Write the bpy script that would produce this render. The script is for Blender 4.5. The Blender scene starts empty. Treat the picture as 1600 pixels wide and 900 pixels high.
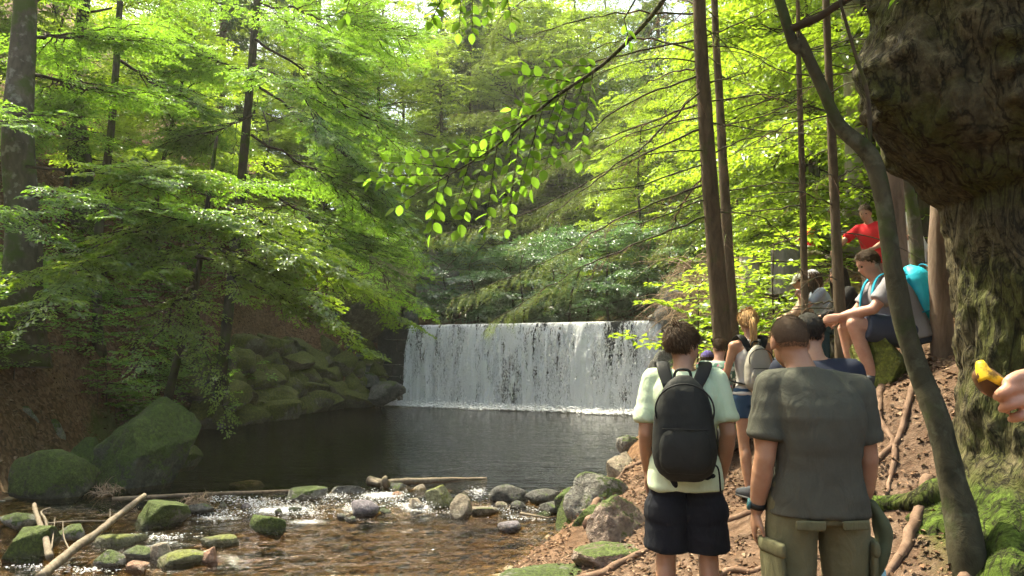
import bpy, bmesh, math, random
import numpy as np
from mathutils import Vector, Matrix, Quaternion

# ---------------------------------------------------------------- camera, sky, sun, exposure
scene = bpy.context.scene
C = scene.collection
PITCH = math.radians(5.12); FPX = 1150.0; CAMZ = 2.0
cam_d = bpy.data.cameras.new('camera'); cam = bpy.data.objects.new('camera', cam_d); C.objects.link(cam)
cam_d.sensor_width = 36.0; cam_d.lens = 36.0*FPX/1600.0; cam_d.clip_start = 0.05; cam_d.clip_end = 600
cam.location = (0, 0, CAMZ); cam.rotation_euler = (math.pi/2 + PITCH, 0, 0)
scene.camera = cam

SUN_EL = math.radians(60); SUN_AZ = math.radians(-46)     # azimuth from +Y (view direction), negative = left
SUN_DIR = Vector((math.sin(SUN_AZ)*math.cos(SUN_EL), math.cos(SUN_AZ)*math.cos(SUN_EL), math.sin(SUN_EL)))
world = bpy.data.worlds.new('World'); scene.world = world; world.use_nodes = True
wn = world.node_tree.nodes; wl = world.node_tree.links
sky = wn.new('ShaderNodeTexSky'); sky.sky_type = 'NISHITA'; sky.sun_disc = False
sky.sun_elevation = SUN_EL; sky.sun_rotation = SUN_AZ; sky.air_density = 1.0; sky.dust_density = 5.0; sky.ozone_density = 0.6
wn['Background'].inputs['Strength'].default_value = 0.15
wl.new(sky.outputs['Color'], wn['Background'].inputs['Color'])
sun_d = bpy.data.lights.new('sun', 'SUN'); sun = bpy.data.objects.new('sun', sun_d); C.objects.link(sun)
sun_d.energy = 3.6; sun_d.angle = math.radians(0.53); sun_d.color = (1.0, 0.92, 0.78)
sun.rotation_euler = SUN_DIR.to_track_quat('Z', 'Y').to_euler(); sun.location = SUN_DIR*60
vs = scene.view_settings
vs.view_transform = 'Standard'; vs.look = 'None'; vs.gamma = 1.0; vs.exposure = 2.0
vs.use_curve_mapping = False
vs.use_white_balance = True; vs.white_balance_temperature = 7150; vs.white_balance_tint = 2.0
cy = scene.cycles
cy.use_denoising = True; cy.max_bounces = 8; cy.diffuse_bounces = 5; cy.glossy_bounces = 3
cy.transmission_bounces = 5; cy.transparent_max_bounces = 12; cy.sample_clamp_indirect = 6.0
cy.caustics_reflective = False; cy.caustics_refractive = False
try: cy.use_adaptive_sampling = True; cy.adaptive_threshold = 0.045
except Exception: pass

# ---------------------------------------------------------------- helpers
F_ = Vector((0, math.cos(PITCH), math.sin(PITCH))); U_ = Vector((0, -math.sin(PITCH), math.cos(PITCH)))
def W(px, py, d):
    """world point at world depth y=d that the camera sees at pixel (px,py) of the 1600x900 picture"""
    r = Vector((1, 0, 0))*((px-800)/FPX) + U_*((450-py)/FPX) + F_
    return Vector((0, 0, CAMZ)) + r*(d/r.y)
def on_level(px, py, z):
    r = Vector((1, 0, 0))*((px-800)/FPX) + U_*((450-py)/FPX) + F_
    return Vector((0, 0, CAMZ)) + r*((z-CAMZ)/r.z)
def npv(v): return np.array((v[0], v[1], v[2]), float)

def _hash(ix, iy, iz, seed):
    h = (ix*374761393 + iy*668265263 + iz*1274126177 + seed*974634541) & 0xFFFFFFFF
    h = ((h ^ (h >> 13))*1274126177) & 0xFFFFFFFF
    h = h ^ (h >> 16)
    return (h & 0xFFFF)/32767.5 - 1.0
def vnoise(P, seed=0):
    P = np.asarray(P, float); I = np.floor(P).astype(np.int64); f = P - I; f = f*f*(3-2*f)
    x, y, z = I[..., 0], I[..., 1], I[..., 2]; fx, fy, fz = f[..., 0], f[..., 1], f[..., 2]
    def g(a, b, c): return _hash(x+a, y+b, z+c, seed)
    c00 = g(0,0,0)*(1-fx)+g(1,0,0)*fx; c10 = g(0,1,0)*(1-fx)+g(1,1,0)*fx
    c01 = g(0,0,1)*(1-fx)+g(1,0,1)*fx; c11 = g(0,1,1)*(1-fx)+g(1,1,1)*fx
    return (c00*(1-fy)+c10*fy)*(1-fz) + (c01*(1-fy)+c11*fy)*fz
def fbm(P, octv=4, seed=0, gain=.5):
    P = np.asarray(P, float); s = 0; a = 1.0; t = 0
    for o in range(octv):
        s = s + a*vnoise(P*(2**o)+17.3*o, seed+o); t += a; a *= gain
    return s/t

def tag(o, label=None, cat=None, group=None, kind=None):
    if label: o['label'] = label
    if cat: o['category'] = cat
    if group: o['group'] = group
    if kind: o['kind'] = kind
    return o
def empty(name, loc=(0, 0, 0), rz=0):
    o = bpy.data.objects.new(name, None); C.objects.link(o); o.location = loc; o.rotation_euler = (0, 0, rz)
    o.empty_display_size = .1
    return o
def link(name, me, parent=None):
    o = bpy.data.objects.new(name, me); C.objects.link(o)
    if parent is not None: o.parent = parent
    return o

class MB:
    """collects vertices, triangles/quads, material slots and a per-vertex tint; build() links ONE mesh object"""
    def __init__(s): s.V = []; s.T = []; s.Q = []; s.TM = []; s.QM = []; s.A = []; s.n = 0; s.sharp = 0
    def add(s, V, T=None, Q=None, mat=0, tint=0.5):
        V = np.asarray(V, float).reshape(-1, 3); s.V.append(V)
        a = np.empty(len(V)); a[:] = tint; s.A.append(a)
        if T is not None and len(T): T = np.asarray(T, np.int64).reshape(-1, 3); s.T.append(T+s.n); s.TM.append(np.full(len(T), mat))
        if Q is not None and len(Q): Q = np.asarray(Q, np.int64).reshape(-1, 4); s.Q.append(Q+s.n); s.QM.append(np.full(len(Q), mat))
        s.n += len(V); return s
    def mesh(s, name, mats, smooth=True):
        me = bpy.data.meshes.new(name)
        V = np.concatenate(s.V) if s.V else np.zeros((0, 3))
        T = np.concatenate(s.T) if s.T else np.zeros((0, 3), np.int64)
        Q = np.concatenate(s.Q) if s.Q else np.zeros((0, 4), np.int64)
        M = np.concatenate((s.TM or [np.zeros(0)]) + (s.QM or [np.zeros(0)])).astype(np.int32)
        me.vertices.add(len(V)); me.vertices.foreach_set('co', V.astype(np.float32).ravel())
        L = np.concatenate([T.ravel(), Q.ravel()]).astype(np.int32)
        me.loops.add(len(L)); me.loops.foreach_set('vertex_index', L)
        nt, nq = len(T), len(Q)
        me.polygons.add(nt+nq)
        st = np.concatenate([np.arange(nt)*3, nt*3+np.arange(nq)*4]).astype(np.int32)
        me.polygons.foreach_set('loop_start', st)
        if len(M): me.polygons.foreach_set('material_index', M)
        me.polygons.foreach_set('use_smooth', np.full(nt+nq, smooth))
        at = me.attributes.new('tint', 'FLOAT', 'POINT')
        if s.A: at.data.foreach_set('value', np.concatenate(s.A).astype(np.float32))
        for m in (mats if isinstance(mats, (list, tuple)) else [mats]): me.materials.append(m)
        me.update(calc_edges=True); me.validate(verbose=False)
        if s.sharp: me.set_sharp_from_angle(angle=s.sharp)
        return me
    def build(s, name, mats, parent=None, smooth=True): return link(name, s.mesh(name, mats, smooth), parent)

def frames(P):
    P = np.asarray(P, float); T = np.gradient(P, axis=0); T /= np.linalg.norm(T, axis=1)[:, None]+1e-9
    ref = np.array([0, 0, 1.]) if abs(T[0][2]) < .9 else np.array([1., 0, 0])
    N = []; n = ref
    for t in T:
        n = n - t*np.dot(n, t); n /= np.linalg.norm(n)+1e-9; N.append(n)
    N = np.array(N); return T, N, np.cross(T, N)
def tube(mb, P, R, n=8, mat=0, tint=.5, cap=True, wob=0, seed=0, ell=None):
    """tapered tube along P with radii R; wob roughens the surface"""
    P = np.asarray(P, float); R = np.broadcast_to(np.asarray(R, float), (len(P),))
    T, N, B = frames(P); a = np.arange(n)/n*2*math.pi
    ca, sa = np.cos(a), np.sin(a)
    rr = R[:, None]*np.ones((1, n))
    V = P[:, None]+rr[..., None]*(ca[None, :, None]*N[:, None]+sa[None, :, None]*B[:, None])
    if wob:
        k = 1+wob*fbm(V*np.array([1., 1, .5])/max(R.max(), .02)*.9, 3, seed)
        V = P[:, None]+(rr*k)[..., None]*(ca[None, :, None]*N[:, None]+sa[None, :, None]*B[:, None])
    m = len(P); i = np.arange(m-1)[:, None]*n; j = np.arange(n)[None]; j2 = (j+1) % n
    Q = np.stack([i+j, i+j2, i+n+j2, i+n+j], -1).reshape(-1, 4)
    V = V.reshape(-1, 3); Tt = []
    if cap:
        V = np.concatenate([V, P[:1], P[-1:]]); c0 = m*n; c1 = c0+1; k = np.arange(n); k2 = (k+1) % n
        Tt = np.concatenate([np.stack([np.full(n, c0), k2, k], -1), np.stack([np.full(n, c1), (m-1)*n+k, (m-1)*n+k2], -1)])
    mb.add(V, Tt, Q, mat, tint)
def bez(p0, p1, p2, n=10):
    t = np.linspace(0, 1, n)[:, None]
    return (1-t)**2*npv(p0)+2*t*(1-t)*npv(p1)+t*t*npv(p2)
def spline(pts, n=24):
    P = np.asarray([npv(p) for p in pts]); m = len(P)
    Pe = np.concatenate([[2*P[0]-P[1]], P, [2*P[-1]-P[-2]]]); out = []
    for u in np.linspace(0, m-1-1e-6, n):
        i = int(u); t = u-i; a, b, c, d = Pe[i], Pe[i+1], Pe[i+2], Pe[i+3]
        out.append(.5*((2*b)+(-a+c)*t+(2*a-5*b+4*c-d)*t*t+(-a+3*b-3*c+d)*t**3))
    return np.array(out)

# ---------------------------------------------------------------- materials
def nd(nt, t, **kw):
    n = nt.nodes.new(t)
    for k, v in kw.items():
        if k.startswith('i_'): n.inputs[k[2:].replace('_', ' ')].default_value = v
        else: setattr(n, k, v)
    return n
def newmat(name):
    m = bpy.data.materials.new(name); m.use_nodes = True; nt = m.node_tree
    for n in list(nt.nodes): nt.nodes.remove(n)
    out = nt.nodes.new('ShaderNodeOutputMaterial'); return m, nt, out
def ramp(nt, fac, stops, interp='LINEAR'):
    r = nt.nodes.new('ShaderNodeValToRGB'); r.color_ramp.interpolation = interp
    e = r.color_ramp.elements
    while len(e) < len(stops): e.new(0.5)
    for k, (p, c) in enumerate(stops):
        e[k].position = p; e[k].color = (c[0], c[1], c[2], 1) if not np.isscalar(c) else (c, c, c, 1)
    nt.links.new(fac, r.inputs['Fac']); return r.outputs['Color']
def noise_t(nt, scale, detail=5, rough=.55, vec=None, dist=0.0, kind='Object'):
    n = nd(nt, 'ShaderNodeTexNoise'); n.inputs['Scale'].default_value = scale; n.inputs['Detail'].default_value = min(detail, 4)
    n.inputs['Roughness'].default_value = rough; n.inputs['Distortion'].default_value = dist
    if vec is None: vec = nd(nt, 'ShaderNodeTexCoord').outputs[kind]
    nt.links.new(vec, n.inputs['Vector']); return n.outputs['Fac']
def mixc(nt, fac, a, b, blend='MIX'):
    m = nt.nodes.new('ShaderNodeMix'); m.data_type = 'RGBA'; m.blend_type = blend
    for s, v in ((m.inputs[0], fac), (m.inputs[6], a), (m.inputs[7], b)):
        if isinstance(v, bpy.types.NodeSocket): nt.links.new(v, s)
        elif np.isscalar(v): s.default_value = v
        else: s.default_value = (v[0], v[1], v[2], 1)
    return m.outputs[2]
def math_n(nt, op, a, b=0.5, clamp=False):
    m = nt.nodes.new('ShaderNodeMath'); m.operation = op; m.use_clamp = clamp
    for s, v in ((m.inputs[0], a), (m.inputs[1], b)):
        if isinstance(v, bpy.types.NodeSocket): nt.links.new(v, s)
        else: s.default_value = v
    return m.outputs[0]
def mapping(nt, scale=(1, 1, 1), kind='Object'):
    tc = nd(nt, 'ShaderNodeTexCoord'); mp = nd(nt, 'ShaderNodeMapping'); mp.inputs['Scale'].default_value = scale
    nt.links.new(tc.outputs[kind], mp.inputs['Vector']); return mp.outputs['Vector']
def bump(nt, h, strength=.4, dist=.02):
    b = nd(nt, 'ShaderNodeBump'); b.inputs['Strength'].default_value = strength; b.inputs['Distance'].default_value = dist
    nt.links.new(h, b.inputs['Height']); return b.outputs['Normal']
def princ(nt, out, col, rough=.8, normal=None, spec=.3, **kw):
    p = nd(nt, 'ShaderNodeBsdfPrincipled')
    for s, v in ((p.inputs['Base Color'], col), (p.inputs['Roughness'], rough)):
        if isinstance(v, bpy.types.NodeSocket): nt.links.new(v, s)
        elif np.isscalar(v): s.default_value = v
        else: s.default_value = (v[0], v[1], v[2], 1)
    p.inputs['Specular IOR Level'].default_value = spec
    for k, v in kw.items(): p.inputs[k].default_value = v
    if normal is not None: nt.links.new(normal, p.inputs['Normal'])
    nt.links.new(p.outputs[0], out.inputs['Surface']); return p
def tint_of(nt): a = nd(nt, 'ShaderNodeAttribute'); a.attribute_name = 'tint'; return a.outputs['Fac']
def obj_rand(nt): return nd(nt, 'ShaderNodeObjectInfo').outputs['Random']

def mat_leaf(name, dark, light, trans, gloss=.06, tw=.5):
    """leaf blade: reflects and lets light through; tint varies leaf by leaf"""
    m, nt, out = newmat(name); t = tint_of(nt)
    d = nd(nt, 'ShaderNodeBsdfDiffuse'); tr = nd(nt, 'ShaderNodeBsdfTranslucent'); g = nd(nt, 'ShaderNodeBsdfGlossy')
    nt.links.new(ramp(nt, t, [(0, dark), (1, light)]), d.inputs['Color'])
    nt.links.new(ramp(nt, t, [(0, [c*.62 for c in trans]), (1, trans)]), tr.inputs['Color'])
    g.inputs['Roughness'].default_value = .38; g.inputs['Color'].default_value = (.9, .95, 1, 1)
    m1 = nd(nt, 'ShaderNodeMixShader'); m1.inputs[0].default_value = tw
    nt.links.new(d.outputs[0], m1.inputs[1]); nt.links.new(tr.outputs[0], m1.inputs[2])
    m2 = nd(nt, 'ShaderNodeMixShader'); m2.inputs[0].default_value = gloss
    nt.links.new(m1.outputs[0], m2.inputs[1]); nt.links.new(g.outputs[0], m2.inputs[2])
    nt.links.new(m2.outputs[0], out.inputs['Surface']); return m
def mat_bark(name, c1, c2, scale=(9, 9, 2.2), moss=0.0, bs=.6, bd=.02, mosscol=(.05, .075, .012), lich=None):
    m, nt, out = newmat(name)
    v = mapping(nt, scale); n1 = noise_t(nt, 1.0, 8, .65, v, .6); n2 = noise_t(nt, 1.3, 4, .5)
    col = ramp(nt, n1, [(.32, c1), (.68, c2)])
    col = mixc(nt, ramp(nt, n2, [(.35, 0), (.7, .5)]), col, [c*.55 for c in c1])
    if lich is not None:
        col = mixc(nt, ramp(nt, noise_t(nt, 5.5, 6, .6), [(.56, 0), (.66, .7)]), col, lich)
    if moss > 0:
        mm = noise_t(nt, 2.3, 6, .6); col = mixc(nt, ramp(nt, mm, [(.62-.4*moss, 0), (.75-.4*moss, .9)]), col, mosscol)
    princ(nt, out, col, .9, bump(nt, n1, bs, bd), .15); return m
def mat_rock(name, c1, c2, moss=.5, mosscol=(.055, .085, .012), wet=True, scale=6.0, level=-.05):
    """stone with moss where it faces up, wet band just above the water"""
    m, nt, out = newmat(name)
    n1 = noise_t(nt, scale, 8, .65); n2 = noise_t(nt, scale*.35, 5, .6); n3 = noise_t(nt, scale*5, 4, .6)
    col = ramp(nt, n1, [(.3, c1), (.7, c2)])
    col = mixc(nt, ramp(nt, noise_t(nt, scale*1.7, 6, .7), [(.58, 0), (.64, .5)]), col, [min(1, c*1.9) for c in c2])
    geo = nd(nt, 'ShaderNodeNewGeometry'); sx = nd(nt, 'ShaderNodeSeparateXYZ'); nt.links.new(geo.outputs['Normal'], sx.inputs[0])
    up = math_n(nt, 'MULTIPLY_ADD', sx.outputs['Z'], .35); up.node.inputs[2].default_value = .0
    s = math_n(nt, 'ADD', math_n(nt, 'ADD', n2, up), math_n(nt, 'MULTIPLY', math_n(nt, 'SUBTRACT', n3, .3), .55))
    lo = 1.02-.62*moss
    fac = ramp(nt, math_n(nt, 'MULTIPLY', s, .8), [(max(.01, lo*.8-.035), 0), (min(.99, lo*.8+.035), .95)]) if moss > 0 else None
    mossvar = ramp(nt, noise_t(nt, scale*4.5, 5, .8), [(.3, [c*.3 for c in mosscol]), (.52, [c*.9 for c in mosscol]), (.72, [c*1.9 for c in mosscol])])
    col = mixc(nt, 1.0, col, ramp(nt, n3, [(.25, .45), (.7, 1.35)]), 'MULTIPLY')
    if fac is not None: col = mixc(nt, fac, col, mossvar)
    rough = .85
    if wet:
        sp = nd(nt, 'ShaderNodeSeparateXYZ'); nt.links.new(geo.outputs['Position'], sp.inputs[0])
        h = math_n(nt, 'ADD', sp.outputs['Z'], math_n(nt, 'MULTIPLY', n1, .12))
        w = ramp(nt, math_n(nt, 'SUBTRACT', h, level-.03), [(.06, 1), (.14, 0)])
        col = mixc(nt, w, col, mixc(nt, 1.0, col, (.42, .4, .36), 'MULTIPLY'))
        rough = ramp(nt, w, [(0, .85), (1, .22)])
    princ(nt, out, col, rough, bump(nt, noise_t(nt, scale*2.6, 4, .85), .95, .07), .35); return m
def mat_cloth(name, col, col2=None, scale=220, bs=.15, rough=.9, fold=0.0):
    m, nt, out = newmat(name)
    n = noise_t(nt, scale, 3, .6); n2 = noise_t(nt, 7, 4, .55)
    c2 = col2 if col2 is not None else [c*1.15 for c in col]
    c = mixc(nt, ramp(nt, n2, [(.35, 0), (.65, 1)]), col, c2)
    c = mixc(nt, ramp(nt, n, [(.3, 0), (.7, .35)]), c, [x*.75 for x in col])
    h = math_n(nt, 'ADD', math_n(nt, 'MULTIPLY', n, .06), math_n(nt, 'MULTIPLY', noise_t(nt, 9, 3, .5, mapping(nt, (1.6, 1.6, .7)), 1.2), fold))
    princ(nt, out, c, rough, bump(nt, h, .5 if fold else bs, .03 if fold else .004), .2); return m
def mat_skin(name, col):
    m, nt, out = newmat(name)
    c = mixc(nt, ramp(nt, noise_t(nt, 18, 5, .6), [(.35, 0), (.7, .6)]), col, [col[0]*.82, col[1]*.66, col[2]*.6])
    p = princ(nt, out, c, .52, bump(nt, noise_t(nt, 260, 3, .6), .12, .003), .4)
    p.inputs['Subsurface Weight'].default_value = .12; p.inputs['Subsurface Radius'].default_value = (.012, .005, .003)
    return m
def mat_plain(name, col, rough=.6, spec=.4, metallic=0.0, var=.25):
    m, nt, out = newmat(name)
    c = mixc(nt, ramp(nt, noise_t(nt, 30, 5, .6), [(.3, 0), (.7, 1)]), col, [x*(1-var) for x in col])
    p = princ(nt, out, c, rough, bump(nt, noise_t(nt, 90, 3), .1, .003), spec); p.inputs['Metallic'].default_value = metallic
    return m
# ---------------------------------------------------------------- terrain: a wooded valley cut by the stream
CTRL = np.array([
 # left bank and hillside
 (-6.5,5,.7),(-8,7.5,1.2),(-7.6,11,1.3),(-9.4,14,2.5),(-9.0,17.5,1.7),(-8.6,20,1.6),(-7.7,25,2.0),(-6.2,28,3.1),(-5.6,30,3.6),
 (-12,18,4.6),(-14,14,6),(-11,25,5.8),(-9,30,6.6),(-18,20,11),(-16,30,11),(-25,15,15),(-22,35,16),(-12,40,9),(-6.5,36,4.2),(-6,45,4.8),
 (-12,55,10),(-25,55,20),(-10,8,3),(-14,6,6),(-8,2,2.0),(-14,0,6),(-4,0,.4),(-4,-6,.5),
 # right bank, path and slope
 (0,0,.4),(1,0,.42),(0,3,.3),(0.9,4,.42),(1.33,3.3,.41),(-.6,5,.12),(0.5,7,.18),(1.2,7,.45),(1.6,9.5,.6),(2.2,6.8,.75),(2.1,5,.58),(2.7,5,.9),
 (3,6,1.62),(3.5,6.7,1.85),(3.8,9,1.8),(2.3,8.5,1.0),(2.6,11,1.05),(3.2,14,1.4),(5,10.2,2.35),(6,11,2.6),(5,14,3.2),(4.4,18,1.5),(6.5,18,3.3),
 (5.6,23,2.2),(6.3,26,3.6),(8,25,4.2),(9,18,4.8),(8,12,3.8),(5,7,2.5),(5,4,1.6),(3.6,3,.85),(2.5,2,.5),(3,0,.6),(6,0,2),(10,5,4.5),(14,12,7),(14,22,8),
 (9,32,5),(6,36,4),(6,45,4.6),(12,45,8),(20,35,12),(22,18,12),
 # over the channel (cut out below) and the closing hills
 (-3,6,.3),(-3,10,.4),(-3,15,.5),(-1,20,.8),(-1,25,2),(0,30,3.6),(0,36,3.9),(0,45,4.4),(0,58,8),(0,72,19),(-10,75,22),(12,70,20),(0,100,44),
 (30,90,42),(-35,90,45),(40,40,22),(45,10,22),(-45,30,32),(-45,0,30),(0,-12,.5),(12,-12,6),(-14,-12,8)], float)
def _tps_k(r2): return np.where(r2 > 1e-9, .5*r2*np.log(np.maximum(r2, 1e-9)), 0)
def _tps_fit(P, lam=.02):
    n = len(P); K = _tps_k(((P[:, None, :2]-P[None, :, :2])**2).sum(-1))+lam*np.eye(n)
    Q = np.c_[np.ones(n), P[:, :2]]; A = np.zeros((n+3, n+3)); A[:n, :n] = K; A[:n, n:] = Q; A[n:, :n] = Q.T
    return np.linalg.solve(A, np.r_[P[:, 2], 0, 0, 0])
_TW = _tps_fit(CTRL)
def _tps(x, y):
    sh = x.shape; x = x.ravel(); y = y.ravel()
    r2 = (x[:, None]-CTRL[None, :, 0])**2+(y[:, None]-CTRL[None, :, 1])**2
    return (_tps_k(r2)@_TW[:-3]+_TW[-3]+_TW[-2]*x+_TW[-1]*y).reshape(sh)
XR = np.array([(-15,-2.2),(0,-1.6),(4,-1.0),(5,-.7),(6.8,-.1),(8.3,.7),(11,1.35),(15.6,2.35),(23.7,4.3),(25.6,5.2),(27.2,5.0),(30,4.2),(36,3.2),(45,2.4),(60,2)])
XL = np.array([(-15,-3.5),(0,-4.5),(5,-5.9),(6.6,-6.2),(9.7,-7.3),(12,-7.4),(18,-8.1),(20,-7.8),(26.4,-6.8),(29,-5.0),(30,-4.6),(36,-3),(45,-2),(60,-1.5)])
DA = np.array((-4.55, 30.08)); DB = np.array((5.25, 25.47)); DL = np.linalg.norm(DB-DA); DT = (DB-DA)/DL; DN = np.array((DT[1], -DT[0]))  # DN faces downstream
if DN[1] > 0: DN = -DN
LIP = 3.12
def dam_side(x, y): return (x-DA[0])*DN[0]+(y-DA[1])*DN[1]       # > 0 downstream
def riffle_y(x): return 11.2+.25*np.sin(x*1.3)+.25*x*.3
def water_z(x, y):
    r = riffle_y(x); t = np.clip((y-(r-1.15))/1.0, 0, 1); t = t*t*(3-2*t)
    return -.12+.12*t
def ground_z(x, y, detail=True):
    x = np.asarray(x, float); y = np.asarray(y, float)
    G = _tps(x, y); P = np.stack([x, y, np.zeros_like(x)], -1)
    far = np.clip((np.hypot(x, y)-6)/14, 0, 1)
    if detail:
        G = G + (.05+.5*far)*fbm(P*.45, 3, 5)*.6 + .05*fbm(P*2.3, 3, 9) + .022*fbm(P*7.1, 2, 19)
    xr = np.interp(y, XR[:, 0], XR[:, 1]); xl = np.interp(y, XL[:, 0], XL[:, 1])
    if detail:
        xr = xr+.22*fbm(P*.9, 3, 31); xl = xl+.3*fbm(P*.7, 3, 37)
    s = np.maximum(x-xr, xl-x)                                      # >0 outside the channel
    ds = dam_side(x, y)
    pool = np.clip((y-riffle_y(x)-.4)/3.5, 0, 1)
    bed = -.34-.75*pool+.06*fbm(P*1.7, 3, 41)
    rif = np.exp(-((y-riffle_y(x)+.3)/.7)**2); bed = bed+.17*rif
    bed = np.where(ds < -.45, 2.93+.06*fbm(P*.8, 2, 43)+.0*x, bed)
    inside = np.clip(-s/1.2, 0, 1)
    bed = bed+(1-inside)*np.where(ds < -.45, .1, .22)
    carve = bed+np.maximum(s, 0)*np.where(ds < -.45, .8, 1.7)+np.where(s > 0, .0, 0)
    return np.minimum(G, carve)
def gz(x, y): return float(ground_z(np.array([float(x)]), np.array([float(y)]))[0])

def mat_ground():
    m, nt, out = newmat('forest_floor')
    geo = nd(nt, 'ShaderNodeNewGeometry'); pos = geo.outputs['Position']
    n1 = noise_t(nt, 1.1, 6, .6, pos); n2 = noise_t(nt, 9, 7, .7, pos); n3 = noise_t(nt, 32, 5, .7, pos)
    vo = nd(nt, 'ShaderNodeTexVoronoi'); vo.inputs['Scale'].default_value = 17; nt.links.new(pos, vo.inputs['Vector'])
    litter = ramp(nt, n2, [(.25, (.028, .016, .009)), (.5, (.085, .046, .024)), (.75, (.17, .1, .06))])
    leafc = ramp(nt, nd_sep(nt, vo.outputs['Color']), [(.0, (.05, .027, .014)), (.5, (.14, .075, .038)), (1, (.26, .16, .1))])
    litter = mixc(nt, .55, litter, leafc)
    soil = ramp(nt, n2, [(.25, (.05, .032, .021)), (.5, (.11, .074, .052)), (.78, (.20, .145, .108))])
    soil = mixc(nt, ramp(nt, n3, [(.35, .0), (.7, .5)]), soil, (.07, .035, .022))
    moss = ramp(nt, n3, [(.3, (.018, .03, .005)), (.7, (.075, .105, .016))])
    z = nd(nt, 'ShaderNodeAttribute'); z.attribute_name = 'tint'       # 0 litter .. 1 trodden soil
    col = mixc(nt, z.outputs['Fac'], litter, soil)
    mo = nd(nt, 'ShaderNodeAttribute'); mo.attribute_name = 'moss'
    mf = ramp(nt, math_n(nt, 'ADD', math_n(nt, 'MULTIPLY', n1, .6), math_n(nt, 'MULTIPLY', mo.outputs['Fac'], .55)), [(.5, 0), (.66, .85)])
    col = mixc(nt, mf, col, moss)
    bd = nd(nt, 'ShaderNodeAttribute'); bd.attribute_name = 'bed'
    gravel = ramp(nt, n2, [(.28, (.05, .04, .024)), (.5, (.13, .105, .062)), (.75, (.27, .225, .145))])
    col = mixc(nt, bd.outputs['Fac'], col, gravel)
    princ(nt, out, col, .95, bump(nt, n2, .8, .06), .1); return m
def nd_sep(nt, c):
    s = nd(nt, 'ShaderNodeSeparateColor'); nt.links.new(c, s.inputs[0]); return s.outputs[0]

def axis_coords(lo, a, b, hi, fine, coarse):
    return np.r_[np.arange(lo, a, coarse), np.arange(a, b, fine), np.arange(b, hi+coarse, coarse)]
def build_ground():
    xs = axis_coords(-60, -11, 7, 60, .11, 1.6); ys = axis_coords(-16, 2.5, 31.5, 112, .13, 1.6)
    X, Y = np.meshgrid(xs, ys); Z = ground_z(X, Y); nx = len(xs); ny = len(ys)
    mb = MB(); i = np.arange(ny-1)[:, None]*nx; j = np.arange(nx-1)[None]
    Q = np.stack([i+j, i+j+1, i+nx+j+1, i+nx+j], -1).reshape(-1, 4)
    P = np.stack([X, Y, np.zeros_like(X)], -1)
    xr = np.interp(Y, XR[:, 0], XR[:, 1]); xl = np.interp(Y, XL[:, 0], XL[:, 1])
    soil = np.clip((X-xr+.6)/.8, 0, 1)*np.clip((10.5-Y)/3, 0, 1)*np.clip((5-X)/1.5, 0, 1)
    soil = np.clip(soil*(.85+.8*fbm(P*.8, 3, 61)), 0, 1)
    gravelbar = ((dam_side(X, Y) < 0) & (X > xl) & (X < xr))*.7
    soil = np.maximum(soil, gravelbar)
    mb.add(np.stack([X, Y, Z], -1), None, Q, 0, soil.ravel())
    me = mb.mesh('ground', [mat_ground()])
    bed = np.clip((water_z(X, Y)+.03-Z)/.08, 0, 1)*(dam_side(X, Y) > .2)
    moss = np.clip(1-(Z-water_z(X, Y))/1.6, 0, 1)*np.clip((Y-12)/4, 0.0, 1)*(X < 0) + .35*(X < -6)*np.clip((12-Y)/3, 0, 1) + .55*np.clip((Y-9)/4, 0, 1)*(X > 1.5)
    moss = moss + .9*np.exp(-(((X-3.0)/.55)**2+((Y-4.6)/.6)**2))
    for nme, A in (('bed', bed), ('moss', moss)):
        at = me.attributes.new(nme, 'FLOAT', 'POINT'); at.data.foreach_set('value', A.astype(np.float32).ravel())
    o = link('ground', me); tag(o, 'leaf littered valley floor and banks around the stream', 'ground', kind='structure')
build_ground()

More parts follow.
